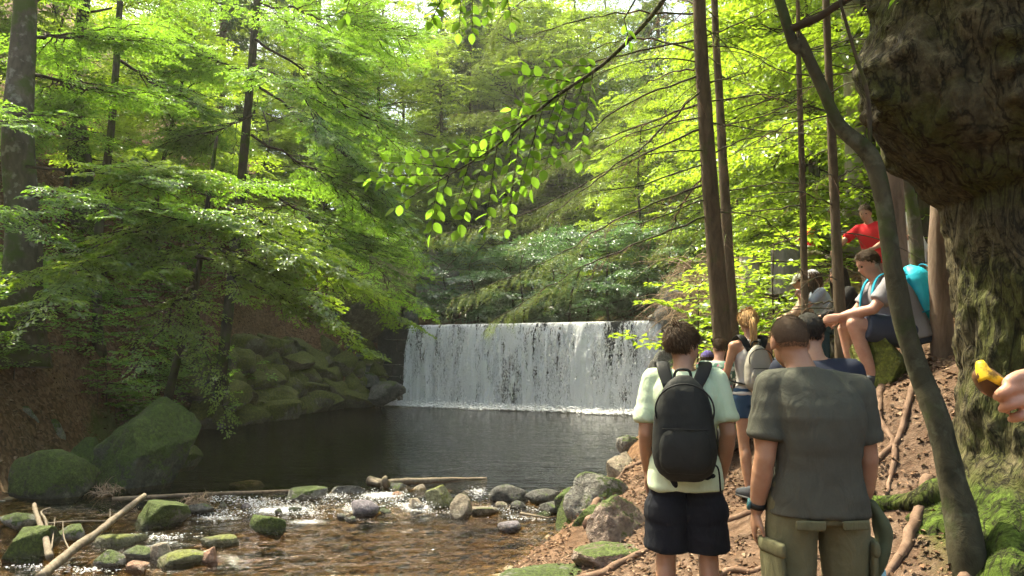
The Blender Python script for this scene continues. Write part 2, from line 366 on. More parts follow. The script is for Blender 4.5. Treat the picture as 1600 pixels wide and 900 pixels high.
# ---------------------------------------------------------------- water
def mat_water(name, ripple=.5, scale=5.0, tint=(.80, .68, .46), foam=False):
    m, nt, out = newmat(name)
    v = mapping(nt, (.45, 1.15, 1.0)); n1 = noise_t(nt, scale*.62, 3, .5, v, .5); n2 = noise_t(nt, scale*2.2, 3, .5, mapping(nt, (1, 2.0, 1)), .3)
    h = math_n(nt, 'ADD', n1, math_n(nt, 'MULTIPLY', n2, .5)); b = bump(nt, h, ripple, .14)
    fr = nd(nt, 'ShaderNodeFresnel'); fr.inputs['IOR'].default_value = 1.34; nt.links.new(b, fr.inputs['Normal'])
    tr = nd(nt, 'ShaderNodeBsdfTransparent'); tr.inputs['Color'].default_value = (*tint, 1)
    gl = nd(nt, 'ShaderNodeBsdfGlossy'); gl.inputs['Roughness'].default_value = .04; nt.links.new(b, gl.inputs['Normal'])
    mx = nd(nt, 'ShaderNodeMixShader'); nt.links.new(fr.outputs[0], mx.inputs[0]); nt.links.new(tr.outputs[0], mx.inputs[1]); nt.links.new(gl.outputs[0], mx.inputs[2])
    nt.links.new(mx.outputs[0], out.inputs['Surface'])
    if foam:
        fa = nd(nt, 'ShaderNodeAttribute'); fa.attribute_name = 'tint'; fv = noise_t(nt, 15, 4, .8, mapping(nt, (1.3, .8, 1)), 2.0)
        ff = ramp(nt, math_n(nt, 'ADD', math_n(nt, 'MULTIPLY', fv, .55), math_n(nt, 'MULTIPLY', fa.outputs['Fac'], .5)), [(.60, 0), (.75, .7)])
        fd = nd(nt, 'ShaderNodeBsdfDiffuse'); fd.inputs['Color'].default_value = (.74, .76, .78, 1); m3 = nd(nt, 'ShaderNodeMixShader')
        nt.links.new(ff, m3.inputs[0]); nt.links.new(mx.outputs[0], m3.inputs[1]); nt.links.new(fd.outputs[0], m3.inputs[2]); nt.links.new(m3.outputs[0], out.inputs['Surface'])
    ab = nd(nt, 'ShaderNodeVolumeAbsorption'); ab.inputs['Color'].default_value = (.58, .47, .27, 1); ab.inputs['Density'].default_value = 1.7
    nt.links.new(ab.outputs[0], out.inputs['Volume'])
    return m
FOAM = [(440, 790, .9, .75, .35), (340, 800, .75, .7, .35), (600, 778, .95, .55, .35), (555, 790, .8, .4, .3), (650, 790, .85, .5, .35), (748, 772, .8, .2, .35), (700, 806, .55, .5, .25), (800, 797, .65, .45, .25), (255, 838, .7, .45, .22), (480, 806, .8, .5, .3), (520, 778, .7, .3, .3), (395, 784, .8, .4, .3), (60, 890, .6, .5, .12), (135, 892, .6, .5, .15), (850, 797, .5, .3, .25), (620, 815, .5, .6, .3), (520, 822, .5, .6, .25)]
def build_water():
    # stream and plunge pool: one closed body, its underside well below the bed
    xs = np.arange(-11, 7.01, .14); ys = np.r_[np.arange(-16, 5, 1.0), np.arange(5, 13.5, .07), np.arange(13.5, 31, .35)]
    X, Y = np.meshgrid(xs, ys); P = np.stack([X, Y, np.zeros_like(X)], -1)
    xl = np.interp(Y, XL[:, 0], XL[:, 1])-1.6; xr = np.interp(Y, XR[:, 0], XR[:, 1])+1.6
    # squeeze each row between the banks
    u = (X-xs[0])/(xs[-1]-xs[0]); X = xl+(xr-xl)*u
    far_lim = DA[1]-.35+(X-DA[0])*DT[1]/DT[0]                        # stop at the dam face
    Y = np.minimum(Y, far_lim)
    P = np.stack([X, Y, np.zeros_like(X)], -1)
    Z = water_z(X, Y)
    rip = np.exp(-((Y-(riffle_y(X)-.75))/.55)**2)
    Z = Z+rip*.03*fbm(P*4.5, 3, 71)+.006*fbm(P*np.array([3, 7., 1]), 3, 73)*np.clip((13-Y)/3, 0.25, 1)
    ny, nx = X.shape; i = np.arange(ny-1)[:, None]*nx; j = np.arange(nx-1)[None]
    Q = np.stack([i+j, i+j+1, i+nx+j+1, i+nx+j], -1).reshape(-1, 4)
    top = np.stack([X, Y, Z], -1).reshape(-1, 3); bot = top.copy(); bot[:, 2] = -2.2
    ring = np.r_[np.arange(nx), np.arange(1, ny)*nx+nx-1, (ny-1)*nx+np.arange(nx-2, -1, -1), np.arange(ny-2, 0, -1)*nx]
    r2 = np.roll(ring, -1); n = len(top)
    S = np.stack([ring, ring+n, r2+n, r2], -1)
    spot = np.zeros_like(X)
    for (a, b, c, wx, wy) in FOAM: q = on_level(a, b, -.05); spot = np.maximum(spot, c*np.exp(-((X-q.x)/wx)**2-((Y-q.y)/wy)**2))
    spot = np.maximum(spot, .95*np.exp(-np.maximum(dam_side(X, Y)-.45, 0)**2/.5)*(dam_side(X, Y) < 4)*(X > -5.2))
    mb = MB(); mb.add(np.concatenate([top, bot]), None, np.concatenate([Q, Q[:, ::-1]+n, S]), 0, np.r_[spot.ravel(), spot.ravel()*0])
    o = mb.build('water', [mat_water('stream_water', foam=True)]); tag(o, 'dark rippled brown water of the plunge pool and stream', 'water', kind='structure')
    # the thin sheet of water above the dam
    mb = MB(); pts = []
    for y2 in np.r_[np.arange(0, 2, .25), np.arange(2, 14, 1.0)]:
        pts.append([(DA[0]+DT[0]*s*DL-DN[0]*y2, DA[1]+DT[1]*s*DL-DN[1]*y2, LIP+.03+.004*y2) for s in np.linspace(-.02, 1.0, 40)])
    P = np.array(pts); ny, nx = P.shape[:2]; P[..., 2] += .012*fbm(P*6, 2, 77); i = np.arange(ny-1)[:, None]*nx; j = np.arange(nx-1)[None]
    Q = np.stack([i+j, i+j+1, i+nx+j+1, i+nx+j], -1).reshape(-1, 4)
    mb.add(P, None, Q[:, ::-1]); m = mat_water('upper_stream_water', .4)
    for n_ in list(m.node_tree.nodes):
        if n_.type == 'VOLUME_ABSORPTION': m.node_tree.nodes.remove(n_)
    tag(mb.build('upper_stream_water', [m]), 'shallow stream water sliding towards the crest of the dam', 'water', kind='structure')
build_water()

# ---------------------------------------------------------------- dam with the waterfall
M_wetwall = mat_rock('wet_dark_masonry', (.012, .013, .014), (.05, .05, .05), .2, (.03, .045, .01), wet=False, scale=3)
for n_ in M_wetwall.node_tree.nodes:
    if n_.type == 'BSDF_PRINCIPLED': n_.inputs['Roughness'].default_value = .35
def dam_pt(s, out, z): return (DA[0]+DT[0]*s+DN[0]*out, DA[1]+DT[1]*s+DN[1]*out, z)
def box_np(c, ax, ay, az, hx, hy, hz, jit=0, rng=None, bev=.12):
    """a block with knocked-off edges (24 vertices)"""
    c = npv(c); ax, ay, az = map(npv, (ax, ay, az)); V = []
    bx_, by_, bz_ = (min(bev*min(hx, hy, hz)*2, .45*h) for h in (hx, hy, hz))
    for sx in (-1, 1):
        for sy in (-1, 1):
            for sz in (-1, 1):
                j = rng.uniform(-jit, jit, 3) if rng is not None else 0
                base = np.array([sx*hx, sy*hy, sz*hz])+j
                for k, b in enumerate((bx_, by_, bz_)):
                    q = base.copy(); q[k] -= [sx, sy, sz][k]*b; V.append(c+ax*q[0]+ay*q[1]+az*q[2])
    return np.array(V)
def hull_mesh(V, name, mat):
    bm = bmesh.new(); [bm.verts.new(v) for v in V]; bmesh.ops.convex_hull(bm, input=bm.verts)
    me = bpy.data.meshes.new(name); bm.to_mesh(me); bm.free(); me.materials.append(mat); return me
def build_dam():
    root = empty('dam', dam_pt(DL/2, 0, 0)); root.location = (0, 0, 0)
    tag(root, 'low dark masonry dam across the stream behind the waterfall', 'dam')
    rng = np.random.default_rng(3); mb = MB()
    V = []
    for s in (-1.2, DL+1.6):
        for o_ in (-.1, -1.2):
            for z in (-1.6, LIP-.02): V.append(dam_pt(s, o_, z))
    V = np.array(V); mb.add(V, None, [(0, 2, 3, 1), (4, 5, 7, 6), (0, 1, 5, 4), (2, 6, 7, 3), (1, 3, 7, 5), (0, 4, 6, 2)])
    core = mb.build('core', [M_wetwall], root, smooth=False)
    # courses of squared stones, each its own block
    ax, ay, az = (DT[0], DT[1], 0), (DN[0], DN[1], 0), (0, 0, 1)
    nrow = 7; h = (LIP+.35)/nrow
    for r in range(nrow):
        s = -1.15+rng.uniform(0, .5)
        while s < DL+1.3:
            w = rng.uniform(.55, 1.15); c = dam_pt(s+w/2, -.06+rng.uniform(-.03, .05), -.4+h*(r+.5)+.0)
            st = link('stone', hull_mesh(box_np(c, ax, ay, az, w/2-.018, .12, h/2-.016, .02, rng), 'stone', M_wetwall), root)
            s += w
    # crest slab
    s = -1.1
    while s < DL+1.2:
        w = rng.uniform(.9, 1.5)
        link('crest_stone', hull_mesh(box_np(dam_pt(s+w/2, -.35, LIP-.06), ax, ay, az, w/2-.01, .43, .075, .01, rng), 'crest_stone', M_wetwall), root); s += w
build_dam()

def mat_fall(seed, cover):
    """aerated water: white threads with clear gaps between them"""
    m, nt, out = newmat('falling_water')
    mp = nd(nt, 'ShaderNodeMapping'); tc = nd(nt, 'ShaderNodeTexCoord'); nt.links.new(tc.outputs['Object'], mp.inputs['Vector'])
    mp.inputs['Location'].default_value = (seed*3.7, seed, seed*1.9); mp.inputs['Scale'].default_value = (1, 1, 1)
    v0 = mp.outputs['Vector']
    def sc(v, s):
        q = nd(nt, 'ShaderNodeMapping'); q.inputs['Scale'].default_value = s; nt.links.new(v, q.inputs['Vector']); return q.outputs['Vector']
    wide = noise_t(nt, 1, 3, .5, sc(v0, (1.5, 1, .3)), .3)
    thread = noise_t(nt, 1, 4, .6, sc(v0, (6.5, 3, .75)), .6)
    worm = noise_t(nt, 1, 3, .6, sc(v0, (13, 5, 5)), 1.8)
    s = math_n(nt, 'ADD', math_n(nt, 'MULTIPLY', wide, .75), math_n(nt, 'ADD', math_n(nt, 'MULTIPLY', thread, .6), math_n(nt, 'MULTIPLY', worm, .6)))
    sx = nd(nt, 'ShaderNodeSeparateXYZ'); nt.links.new(tc.outputs['Object'], sx.inputs[0])
    low = math_n(nt, 'MULTIPLY', sx.outputs['Z'], -.018)
    s = math_n(nt, 'ADD', s, low)
    a = ramp(nt, s, [(max(.01, 1.03-cover-.03), .0), (min(.99, 1.03-cover+.035), .97)])
    d = nd(nt, 'ShaderNodeBsdfDiffuse'); d.inputs['Color'].default_value = (.95, .96, .98, 1)
    t = nd(nt, 'ShaderNodeBsdfTranslucent'); t.inputs['Color'].default_value = (.88, .91, .95, 1)
    g = nd(nt, 'ShaderNodeBsdfGlossy'); g.inputs['Roughness'].default_value = .25
    nb = bump(nt, s, .8, .12); [nt.links.new(nb, q.inputs['Normal']) for q in (d, g)]
    m1 = nd(nt, 'ShaderNodeMixShader'); m1.inputs[0].default_value = .42; nt.links.new(d.outputs[0], m1.inputs[1]); nt.links.new(t.outputs[0], m1.inputs[2])
    m2 = nd(nt, 'ShaderNodeMixShader'); m2.inputs[0].default_value = .04; nt.links.new(m1.outputs[0], m2.inputs[1]); nt.links.new(g.outputs[0], m2.inputs[2])
    tr = nd(nt, 'ShaderNodeBsdfTransparent'); m3 = nd(nt, 'ShaderNodeMixShader')
    nt.links.new(a, m3.inputs[0]); nt.links.new(tr.outputs[0], m3.inputs[1]); nt.links.new(m2.outputs[0], m3.inputs[2])
    nt.links.new(m3.outputs[0], out.inputs['Surface']); return m
M_foam, _nt, _o = newmat('foam_white')
_d = nd(_nt, 'ShaderNodeBsdfDiffuse'); _d.inputs['Color'].default_value = (.93, .94, .95, 1)
_g = nd(_nt, 'ShaderNodeBsdfGlossy'); _g.inputs['Roughness'].default_value = .12
_m = nd(_nt, 'ShaderNodeMixShader'); _m.inputs[0].default_value = .22
_nt.links.new(_d.outputs[0], _m.inputs[1]); _nt.links.new(_g.outputs[0], _m.inputs[2]); _nt.links.new(_m.outputs[0], _o.inputs['Surface'])
OCT_V = np.array([(1,0,0),(-1,0,0),(0,1,0),(0,-1,0),(0,0,1),(0,0,-1)], float)
OCT_T = np.array([(0,2,4),(2,1,4),(1,3,4),(3,0,4),(2,0,5),(1,2,5),(3,1,5),(0,3,5)])
def drops(mb, P, S, tint=.5):
    """a drop (stretched octahedron) at every point; S = half sizes per axis"""
    P = np.asarray(P); n = len(P); V = P[:, None]+OCT_V[None]*np.asarray(S)[:, None]
    T = OCT_T[None]+6*np.arange(n)[:, None, None]; mb.add(V.reshape(-1, 3), T.reshape(-1, 3), None, 0, tint)
def build_fall():
    rng = np.random.default_rng(8)
    root = empty('waterfall', (DA[0], DA[1], LIP)); root.rotation_euler = (0, 0, math.atan2(DT[1], DT[0]))
    tag(root, 'wide white curtain of water falling over the dam into the pool', 'waterfall')
    # local axes: x along the crest, -y downstream, z up from the crest
    S0 = .42; S1 = DL-.05
    for k, (v0, cover) in enumerate(((.30, .07), (.55, .08), (.85, .0))):
        nx, nz = 220, 46; s = np.linspace(S0+.12*k, S1-.1*k, nx); h = np.r_[0, (np.linspace(0.02, 1, nz-1)**1.3)]*(LIP+.02)
        X, H = np.meshgrid(s, h); P = np.stack([X*1.7, H*.4, np.full_like(X, k*9.)], -1)
        off = .06+v0*np.sqrt(2*H/9.81)*(1+.25*fbm(P, 3, 81))+.10*fbm(P*np.array([4., 1.2, 1]), 3, 83)*np.clip(H/.8, 0, 1)
        Xs = X+.1*fbm(P*np.array([1, 2., 1]), 2, 85)*np.clip(H, 0, 1)
        V = np.stack([Xs, -off, .035-H], -1)
        # a short run of sheet upstream of the crest
        V[0, :, 1] = .12; V[0, :, 2] = .045
        i = np.arange(nz-1)[:, None]*nx; j = np.arange(nx-1)[None]
        Q = np.stack([i+j, i+nx+j, i+nx+j+1, i+j+1], -1).reshape(-1, 4)
        mb = MB(); mb.add(V, None, Q); mb.build('water_sheet', [mat_fall(k+1, cover)], root)
    # flying drops and torn threads in front of the sheets
    n = 21000; s = rng.uniform(S0, S1, n); h = rng.beta(1.7, 1.0, n)*LIP; clump = fbm(np.stack([s*3, h*.5, s*0], -1), 3, 91)
    keep = clump > rng.uniform(-.5, .35, n); s = s[keep]; h = h[keep]; n = len(s)
    off = .08+(.35+.5*rng.random(n)**2)*np.sqrt(2*h/9.81)+rng.normal(0, .05, n)
    S = np.stack([rng.uniform(.005, .012, n), rng.uniform(.005, .012, n), rng.uniform(.012, .05, n)], -1)
    mb = MB(); drops(mb, np.stack([s, -off, -h], -1), S)
    tag(mb.build('spray', [M_foam], root), kind='stuff')
    # foam line where the curtain strikes the pool
    n = 9000; s = rng.uniform(S0-.5, S1+.1, n); o_ = .35+np.abs(rng.normal(0, .42, n))*(1+.5*fbm(np.stack([s, s*0, s*0], -1)*1.3, 2, 95))
    z = -LIP+np.abs(rng.normal(0, .07, n))*np.exp(-((o_-.55)/.45)**2)+.005
    r = rng.uniform(.012, .05, n)*np.where(o_ > 1.1, .6, 1)
    mb = MB(); drops(mb, np.stack([s, -o_, z], -1), np.stack([r*1.6, r*1.2, r*.5], -1))
    tag(mb.build('foam', [M_foam], root), kind='stuff')
build_fall()
# ---------------------------------------------------------------- stones
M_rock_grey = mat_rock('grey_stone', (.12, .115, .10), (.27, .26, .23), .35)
M_rock_moss = mat_rock('mossy_stone', (.075, .08, .06), (.19, .19, .15), .78, (.06, .09, .012))
M_rock_dmoss = mat_rock('dark_mossy_boulder', (.03, .033, .024), (.085, .09, .065), .64, (.05, .08, .012), scale=4)
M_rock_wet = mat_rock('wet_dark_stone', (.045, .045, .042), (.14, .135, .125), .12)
M_rock_tan = mat_rock('tan_stone', (.2, .16, .115), (.36, .31, .24), .1)
M_rock_red = mat_rock('pinkish_stone', (.26, .14, .09), (.4, .25, .17), 0)
M_rock_purple = mat_rock('purple_grey_stone', (.12, .105, .12), (.24, .215, .24), 0)
M_rock_yel = mat_rock('lichen_stone', (.16, .16, .09), (.3, .3, .17), .3, (.14, .16, .03))
M_rock_bank = mat_rock('bank_wall_stone', (.075, .068, .05), (.18, .165, .125), .74, (.085, .095, .015), scale=4, level=.0)
def ico(sub):
    bm = bmesh.new(); bmesh.ops.create_icosphere(bm, subdivisions=sub, radius=1.0)
    V = np.array([v.co[:] for v in bm.verts]); T = np.array([[v.index for v in f.verts] for f in bm.faces]); bm.free(); return V, T
ICO = {k: ico(k) for k in (1, 2, 3, 4, 5)}
def rock_verts(seed, dims, sub=3, cuts=14, rough=.1, flat=0.0):
    rng = np.random.default_rng(seed); V, T = ICO[sub]; V = V.copy()
    for k in range(cuts):
        n = rng.normal(size=3); n /= np.linalg.norm(n); d = rng.uniform(.42, .8)
        ex = V@n-d; V = V-np.maximum(ex, 0)[:, None]*n*.9
    if flat: V[:, 2] = np.where(V[:, 2] > flat, flat+(V[:, 2]-flat)*.2, V[:, 2])
    nr = V/np.linalg.norm(V, axis=1)[:, None]
    V = V*(1+rough*fbm(nr*1.6+seed*7.1, 4, seed)[:, None]+rough*.55*fbm(nr*4.5+seed, 3, seed+5)[:, None]+rough*.3*fbm(nr*11+seed, 3, seed+9)[:, None])
    V /= np.abs(V).max(0)
    return V*np.asarray(dims, float)/2, T
def rock(name, label, loc, dims, mat, seed, rz=0, tilt=(0, 0), sub=4, cuts=13, rough=.09, group=None, cat='rock', flat=0.0):
    V, T = rock_verts(seed, dims, sub, cuts, rough, flat); mb = MB(); mb.sharp = 1.0; mb.add(V, T)
    o = mb.build(name, [mat]); o.location = loc; o.rotation_euler = (tilt[0], tilt[1], rz)
    return tag(o, label, cat, group)
def px_rock(name, label, x0, x1, y0, y1, mat, seed, z=-.12, depth=.8, sink=.35, **kw):
    """stone seen between pixel columns x0..x1 and rows y0..y1, its foot at height z"""
    p = on_level((x0+x1)/2, y1, z); k = p.y/FPX; w = (x1-x0)*k; h = (y1-y0)*k*1.0
    dz = h*(1+sink)
    return rock(name, label, (p.x, p.y+w*depth*.35, z+h-dz/2), (w*1.04, w*depth, dz), mat, seed, **kw)
def px_rock_g(name, label, x0, x1, y0, y1, mat, seed, depth=.8, sink=.4, **kw):
    """like px_rock, but the foot rests where the line of sight meets the bank"""
    a = npv(W((x0+x1)/2, y1, 1.0)); dirv = a-np.array([0, 0, CAMZ]); ts = np.linspace(2, 30, 900); P = np.array([0, 0, CAMZ])+dirv*ts[:, None]; hit = np.argmax(P[:, 2] < ground_z(P[:, 0], P[:, 1])); p = P[hit]
    k = p[1]/FPX; w = (x1-x0)*k; h = (y1-y0)*k*.62; dz = h*(1+sink)
    return rock(name, label, (p[0], p[1]+w*depth*.3, p[2]+h-dz/2), (w*1.04, w*depth, dz), mat, seed, **kw)
R_ = [
 ('boulder','long mossy boulder at the left edge of the picture, beside the stream',-20,122,692,792,M_rock_dmoss,101,dict(depth=.8,sub=4,rough=.12)),
 ('boulder','dark rounded boulder wedged between two larger mossy boulders',84,160,688,766,M_rock_dmoss,102,dict(depth=.9,sub=4)),
 ('boulder','largest boulder on the left bank, dark green with moss, sloping to the water',92,288,622,774,M_rock_dmoss,123,dict(depth=.75,sub=5,cuts=6,rough=.12)),
 ('boulder','low mossy boulder at the right foot of the largest boulder',236,312,688,742,M_rock_moss,104,dict(depth=.9,sub=4)),
 ('rock','grey rock on the left bank above the long mossy boulder',-15,52,636,694,M_rock_grey,105,dict(depth=.9,sub=4,z=.45)),
 ('rock','pale grey slab leaning behind the long mossy boulder',22,95,655,702,M_rock_grey,106,dict(depth=.8,sub=4,z=.3)),
 ('rock','bright green mossy rock in the lower left corner of the stream',-6,74,820,880,M_rock_moss,107,dict(depth=.9,sub=4)),
 ('rock','grey flat rock behind the bright green mossy rock',-10,52,803,832,M_rock_grey,108,{}),
 ('rock','grey rock under the forked dead stick',84,135,822,851,M_rock_grey,109,{}),
 ('rock','square mossy rock where the long dead branch rests',198,282,782,826,M_rock_moss,110,dict(depth=.75,sub=4)),
 ('rock','flat yellow-green lichen covered rock beside the dead branch',143,216,831,856,M_rock_yel,111,dict(depth=.6,flat=.3)),
 ('rock','dark lichened rock near the bottom of the dead branch',140,186,864,892,M_rock_grey,112,{}),
 ('rock','oval grey rock above the pinkish stone in the shallows',186,238,852,878,M_rock_grey,113,dict(depth=.7)),
 ('rock','pinkish stone at the bottom left of the shallows',186,225,872,897,M_rock_red,114,dict(depth=.7)),
 ('rock','narrow brown stone tilted against the large flat stone',226,264,852,880,M_rock_tan,115,dict(depth=.6,tilt=(0,-.35))),
 ('rock','large flat greenish stone in the bottom left shallows',238,318,860,888,M_rock_yel,116,dict(depth=.7,flat=.35,sub=4)),
 ('rock','orange and yellow stone touching the large flat greenish stone',312,340,857,885,M_rock_red,117,{}),
 ('rock','thin mossy slab lying flat left of the pyramid shaped rock',313,378,832,854,M_rock_yel,118,dict(depth=.6,flat=.3)),
 ('rock','pyramid shaped mossy rock standing in the riffle',386,444,802,836,M_rock_moss,119,dict(depth=.8,cuts=6)),
 ('rock','angular grey block at the left of the rock row across the stream',443,505,756,790,M_rock_grey,120,dict(depth=.7,sub=4)),
 ('rock','jagged wet rock next to the angular grey block',500,570,755,784,M_rock_wet,121,dict(depth=.6,sub=4)),
 ('rock','smooth purple-grey stone washed by the white water',535,588,784,808,M_rock_purple,122,dict(depth=.7,cuts=3,rough=.05)),
 ('rock','small brown stone surrounded by white water',604,632,769,787,M_rock_red,124,{}),
 ('rock','tall mossy rock in the middle of the rock row, water running over it',661,710,760,798,M_rock_yel,125,dict(depth=.7)),
 ('rock','low brown rock left of the tall mossy rock',630,664,779,800,M_rock_tan,126,{}),
 ('rock','round tan rock with a crack standing in the stream',702,736,774,810,M_rock_tan,127,dict(depth=.9,cuts=4)),
 ('rock','flat striped rock right of the round tan rock',734,780,790,806,M_rock_tan,128,dict(depth=.6,flat=.3)),
 ('rock','long dark rock at the right of the rock row across the stream',765,828,761,790,M_rock_wet,129,dict(depth=.55,sub=4)),
 ('rock','dark rock reaching the right bank at the end of the rock row',822,884,767,792,M_rock_wet,130,dict(depth=.55,sub=4)),
 ('rock','domed stone barely breaking the water right of the middle',778,814,815,832,M_rock_purple,131,dict(depth=.9,cuts=3,rough=.04)),
 ('rock','small wet stone below the long dark rock',798,824,784,797,M_rock_wet,132,{}),
 ('rock','small dark stone by the right bank, under the dark rock',842,882,783,803,M_rock_wet,133,{}),
 ('rock','wet stone just above the smooth purple-grey stone',590,640,757,775,M_rock_wet,134,{}),
 ('rock','brown stone in the gap left of the tall mossy rock',640,668,758,776,M_rock_tan,135,{}),
 ('boulder','dark boulder topped with bright moss at the right water edge',872,930,779,842,M_rock_moss,136,dict(depth=.9,sub=4,rough=.07)),
 ('rock','dark mossy rock half hidden behind the boulder topped with bright moss',868,902,764,808,M_rock_dmoss,137,{}),
 ('rock','small grey stone in the pile below the mossy topped boulder',898,930,828,846,M_rock_grey,141,{}),
 ('rock','tan stone in the pile below the mossy topped boulder',915,955,835,858,M_rock_tan,142,dict(z=-.05)),
 ('rock','dark flat stone in the pile below the mossy topped boulder',885,922,842,862,M_rock_wet,143,{}),
 ('rock','small stone in the shallows beside the pyramid shaped rock',340,372,770,788,M_rock_wet,144,{}),
 ('rock','brown stone in the water just right of the square mossy rock',286,330,788,806,M_rock_wet,145,{}),
 ('rock','low stone on the pool side of the pole in the water',355,410,752,766,M_rock_tan,146,{}),
]
for nme, lab, x0, x1, y0, y1, mt, sd, kw in R_:
    px_rock(nme, lab, x0, x1, y0, y1, mt, sd, **kw)

# the mossy bank of fitted stones on the far left shore
def stone_wall(label, pxs, tops, mat, seed, rows, face=(1, 0), size=(.7, 1.7)):
    root = empty('stone_wall'); tag(root, label, 'wall')
    rng = np.random.default_rng(seed)
    path = np.array([on_level(*p, 0.0)[:2] for p in pxs])
    seg = np.r_[0, np.cumsum(np.linalg.norm(np.diff(path, axis=0), axis=1))]
    def at(u): return np.array([np.interp(u, seg, path[:, 0]), np.interp(u, seg, path[:, 1])])
    k = 0; U = seg[-1]
    for r in range(rows):
        zb = r*.46; hh = .56; u = -.3+rng.uniform(-.3, .1)
        while u < U+.3:
            w = rng.uniform(*size); p = at(np.clip(u+w/2, 0, U)); t = at(np.clip(u+w, 0, U))-at(np.clip(u, 0, U)); t /= np.linalg.norm(t)+1e-6
            nrm = np.array([t[1], -t[0]])
            if nrm@np.array(face) < 0: nrm = -nrm
            back = -.2-.26*r+rng.uniform(-.15, .15); top = np.interp(u/U, np.linspace(0, 1, len(tops)), tops)
            if zb < top:
                V, T = rock_verts(seed*50+k, (w*1.55, rng.uniform(1.1, 1.6), hh*2.2), 4, 18, .18)
                a = math.atan2(t[1], t[0])+rng.uniform(-.2, .2); ca, sa = math.cos(a), math.sin(a); tl = rng.uniform(-.2, .2)
                V = V@np.array([[math.cos(tl), 0, math.sin(tl)], [0, 1, 0], [-math.sin(tl), 0, math.cos(tl)]])
                V = np.stack([V[:, 0]*ca-V[:, 1]*sa, V[:, 0]*sa+V[:, 1]*ca, V[:, 2]], -1)+np.array([p[0]+nrm[0]*back, p[1]+nrm[1]*back, zb+hh*.4])
                mb = MB(); mb.sharp = .9; mb.add(V, T); mb.build('stone', [mat], root); k += 1
            u += w*rng.uniform(.8, 1.0)
stone_wall('mossy wall of fitted stones along the left shore of the pool', ((345, 668), (420, 656), (480, 645), (530, 638), (575, 633), (600, 631)), (1.75, 1.95, 2.2, 2.4), M_rock_bank, 6, 6)
stone_wall('dark wet stones beside the left end of the waterfall', ((585, 632), (612, 629), (640, 629)), (2.4, 2.9, 3.3), M_rock_wet, 7, 8, (.5, -1), (.5, 1.2))
stone_wall('black wet stones beside the right end of the waterfall', ((1012, 644), (1030, 647), (1062, 652)), (3.0, 3.2, 3.4), M_rock_wet, 8, 8, (-.5, -1), (.5, 1.2))
# dark wet rocks that close the dam on both sides, and the cliff upstream
for k, (lab, p, dm, mt) in enumerate((
    ('low dark rock in the corner at the left foot of the waterfall', W(600, 615, 28.3), (1.7, 1.2, 1.0), M_rock_wet),
    ('rounded wet rock beside the right foot of the waterfall', W(1040, 590, 23.6), (1.3, 1.4, 1.9), M_rock_wet),
    ('grey stone perched on the right end of the dam crest', W(1027, 497, 25.6), (.75, .6, .4), M_rock_grey),
    ('mossy sloping rock above the left end of the waterfall', W(600, 455, 31), (5.0, 4.5, 4.4), M_rock_bank),
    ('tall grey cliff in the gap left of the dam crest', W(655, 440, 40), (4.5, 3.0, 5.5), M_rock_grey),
    ('shaded grey cliff right beside the tall grey cliff', W(690, 455, 44), (3.0, 3.0, 5.0), M_rock_wet),  # shade put into the colour with a darker stone than its neighbour
    ('mossy rock mound above the right end of the dam', W(1085, 470, 24), (2.6, 2.6, 3.0), M_rock_bank))):
    rock('rock', lab, p, dm, mt, 400+k, sub=4, cuts=12, rough=.14)
for k in range(46):
    rr = np.random.default_rng(900+k); a = rr.uniform(300, 880); b_ = rr.normal(790, 13)
    px_rock('stone', 'small wet stone among the larger rocks of the riffle', a, a+rr.uniform(10, 26), b_-rr.uniform(6, 11), b_, (M_rock_wet, M_rock_grey, M_rock_tan, M_rock_purple)[k % 4], 900+k, sub=2, group='small stones in the riffle', cat='stone')
M_earthy = mat_rock('earthy_rock', (.13, .095, .075), (.29, .225, .185), .3, wet=False, scale=4)
for k, (lab, x0, x1, y0, y1, mt) in enumerate((
    ('reddish worn mound of rock at the edge of the right bank', 922, 1020, 742, 846, M_earthy), ('flat worn pinkish rock on the path beside the thick root', 898, 1020, 812, 878, M_earthy),
    ('broad pale grey rock at the right edge of the pool', 884, 992, 716, 782, M_rock_grey), ('pale block on the bank just left of the black backpack', 950, 1006, 684, 730, M_rock_tan),
    ('flat grey rock with a mossy corner at the bottom, right of the water', 770, 935, 852, 915, M_rock_grey), ('grey slab behind the pale block on the bank', 965, 1010, 664, 694, M_rock_grey),
    ('low mossy rock between the broad pale rock and the reddish mound', 895, 950, 770, 815, M_rock_moss))):
    px_rock_g('boulder', lab, x0, x1, y0, y1, mt, 960+k, sub=5, sink=1.3, rough=.13, cuts=6, flat=(.3 if 'flat' in lab else 0))
# small stones under the clear shallow water
def build_bed():
    rng = np.random.default_rng(33); n = 4200
    Y = rng.uniform(4.5, 13, n); xl = np.interp(Y, XL[:, 0], XL[:, 1]); xr = np.interp(Y, XR[:, 0], XR[:, 1]); X = xl+(xr-xl)*rng.random(n)
    Z = ground_z(X, Y); r = rng.uniform(.015, .05, n)*np.where(rng.random(n) > .9, 2.2, 1)
    V0, T0 = ICO[1]; mb = MB()
    for k in range(n):
        a = rng.uniform(0, 6.28); V = V0*(1+.25*rng.normal(size=(len(V0), 1)))*np.array([r[k]*1.3, r[k], r[k]*.45])
        V = np.stack([V[:, 0]*math.cos(a)-V[:, 1]*math.sin(a), V[:, 0]*math.sin(a)+V[:, 1]*math.cos(a), V[:, 2]], -1)+np.array([X[k], Y[k], Z[k]+.01])
        mb.add(V, T0, None, 0, rng.random())
    m, nt, out = newmat('streambed_pebbles')
    princ(nt, out, ramp(nt, tint_of(nt), [(0, (.05, .037, .02)), (.4, (.12, .09, .048)), (.8, (.2, .145, .075)), (1, (.28, .245, .185))]), .6)
    tag(mb.build('streambed_pebbles', [m]), 'brown and orange pebbles under the shallow water', 'pebbles', kind='stuff')
build_bed()
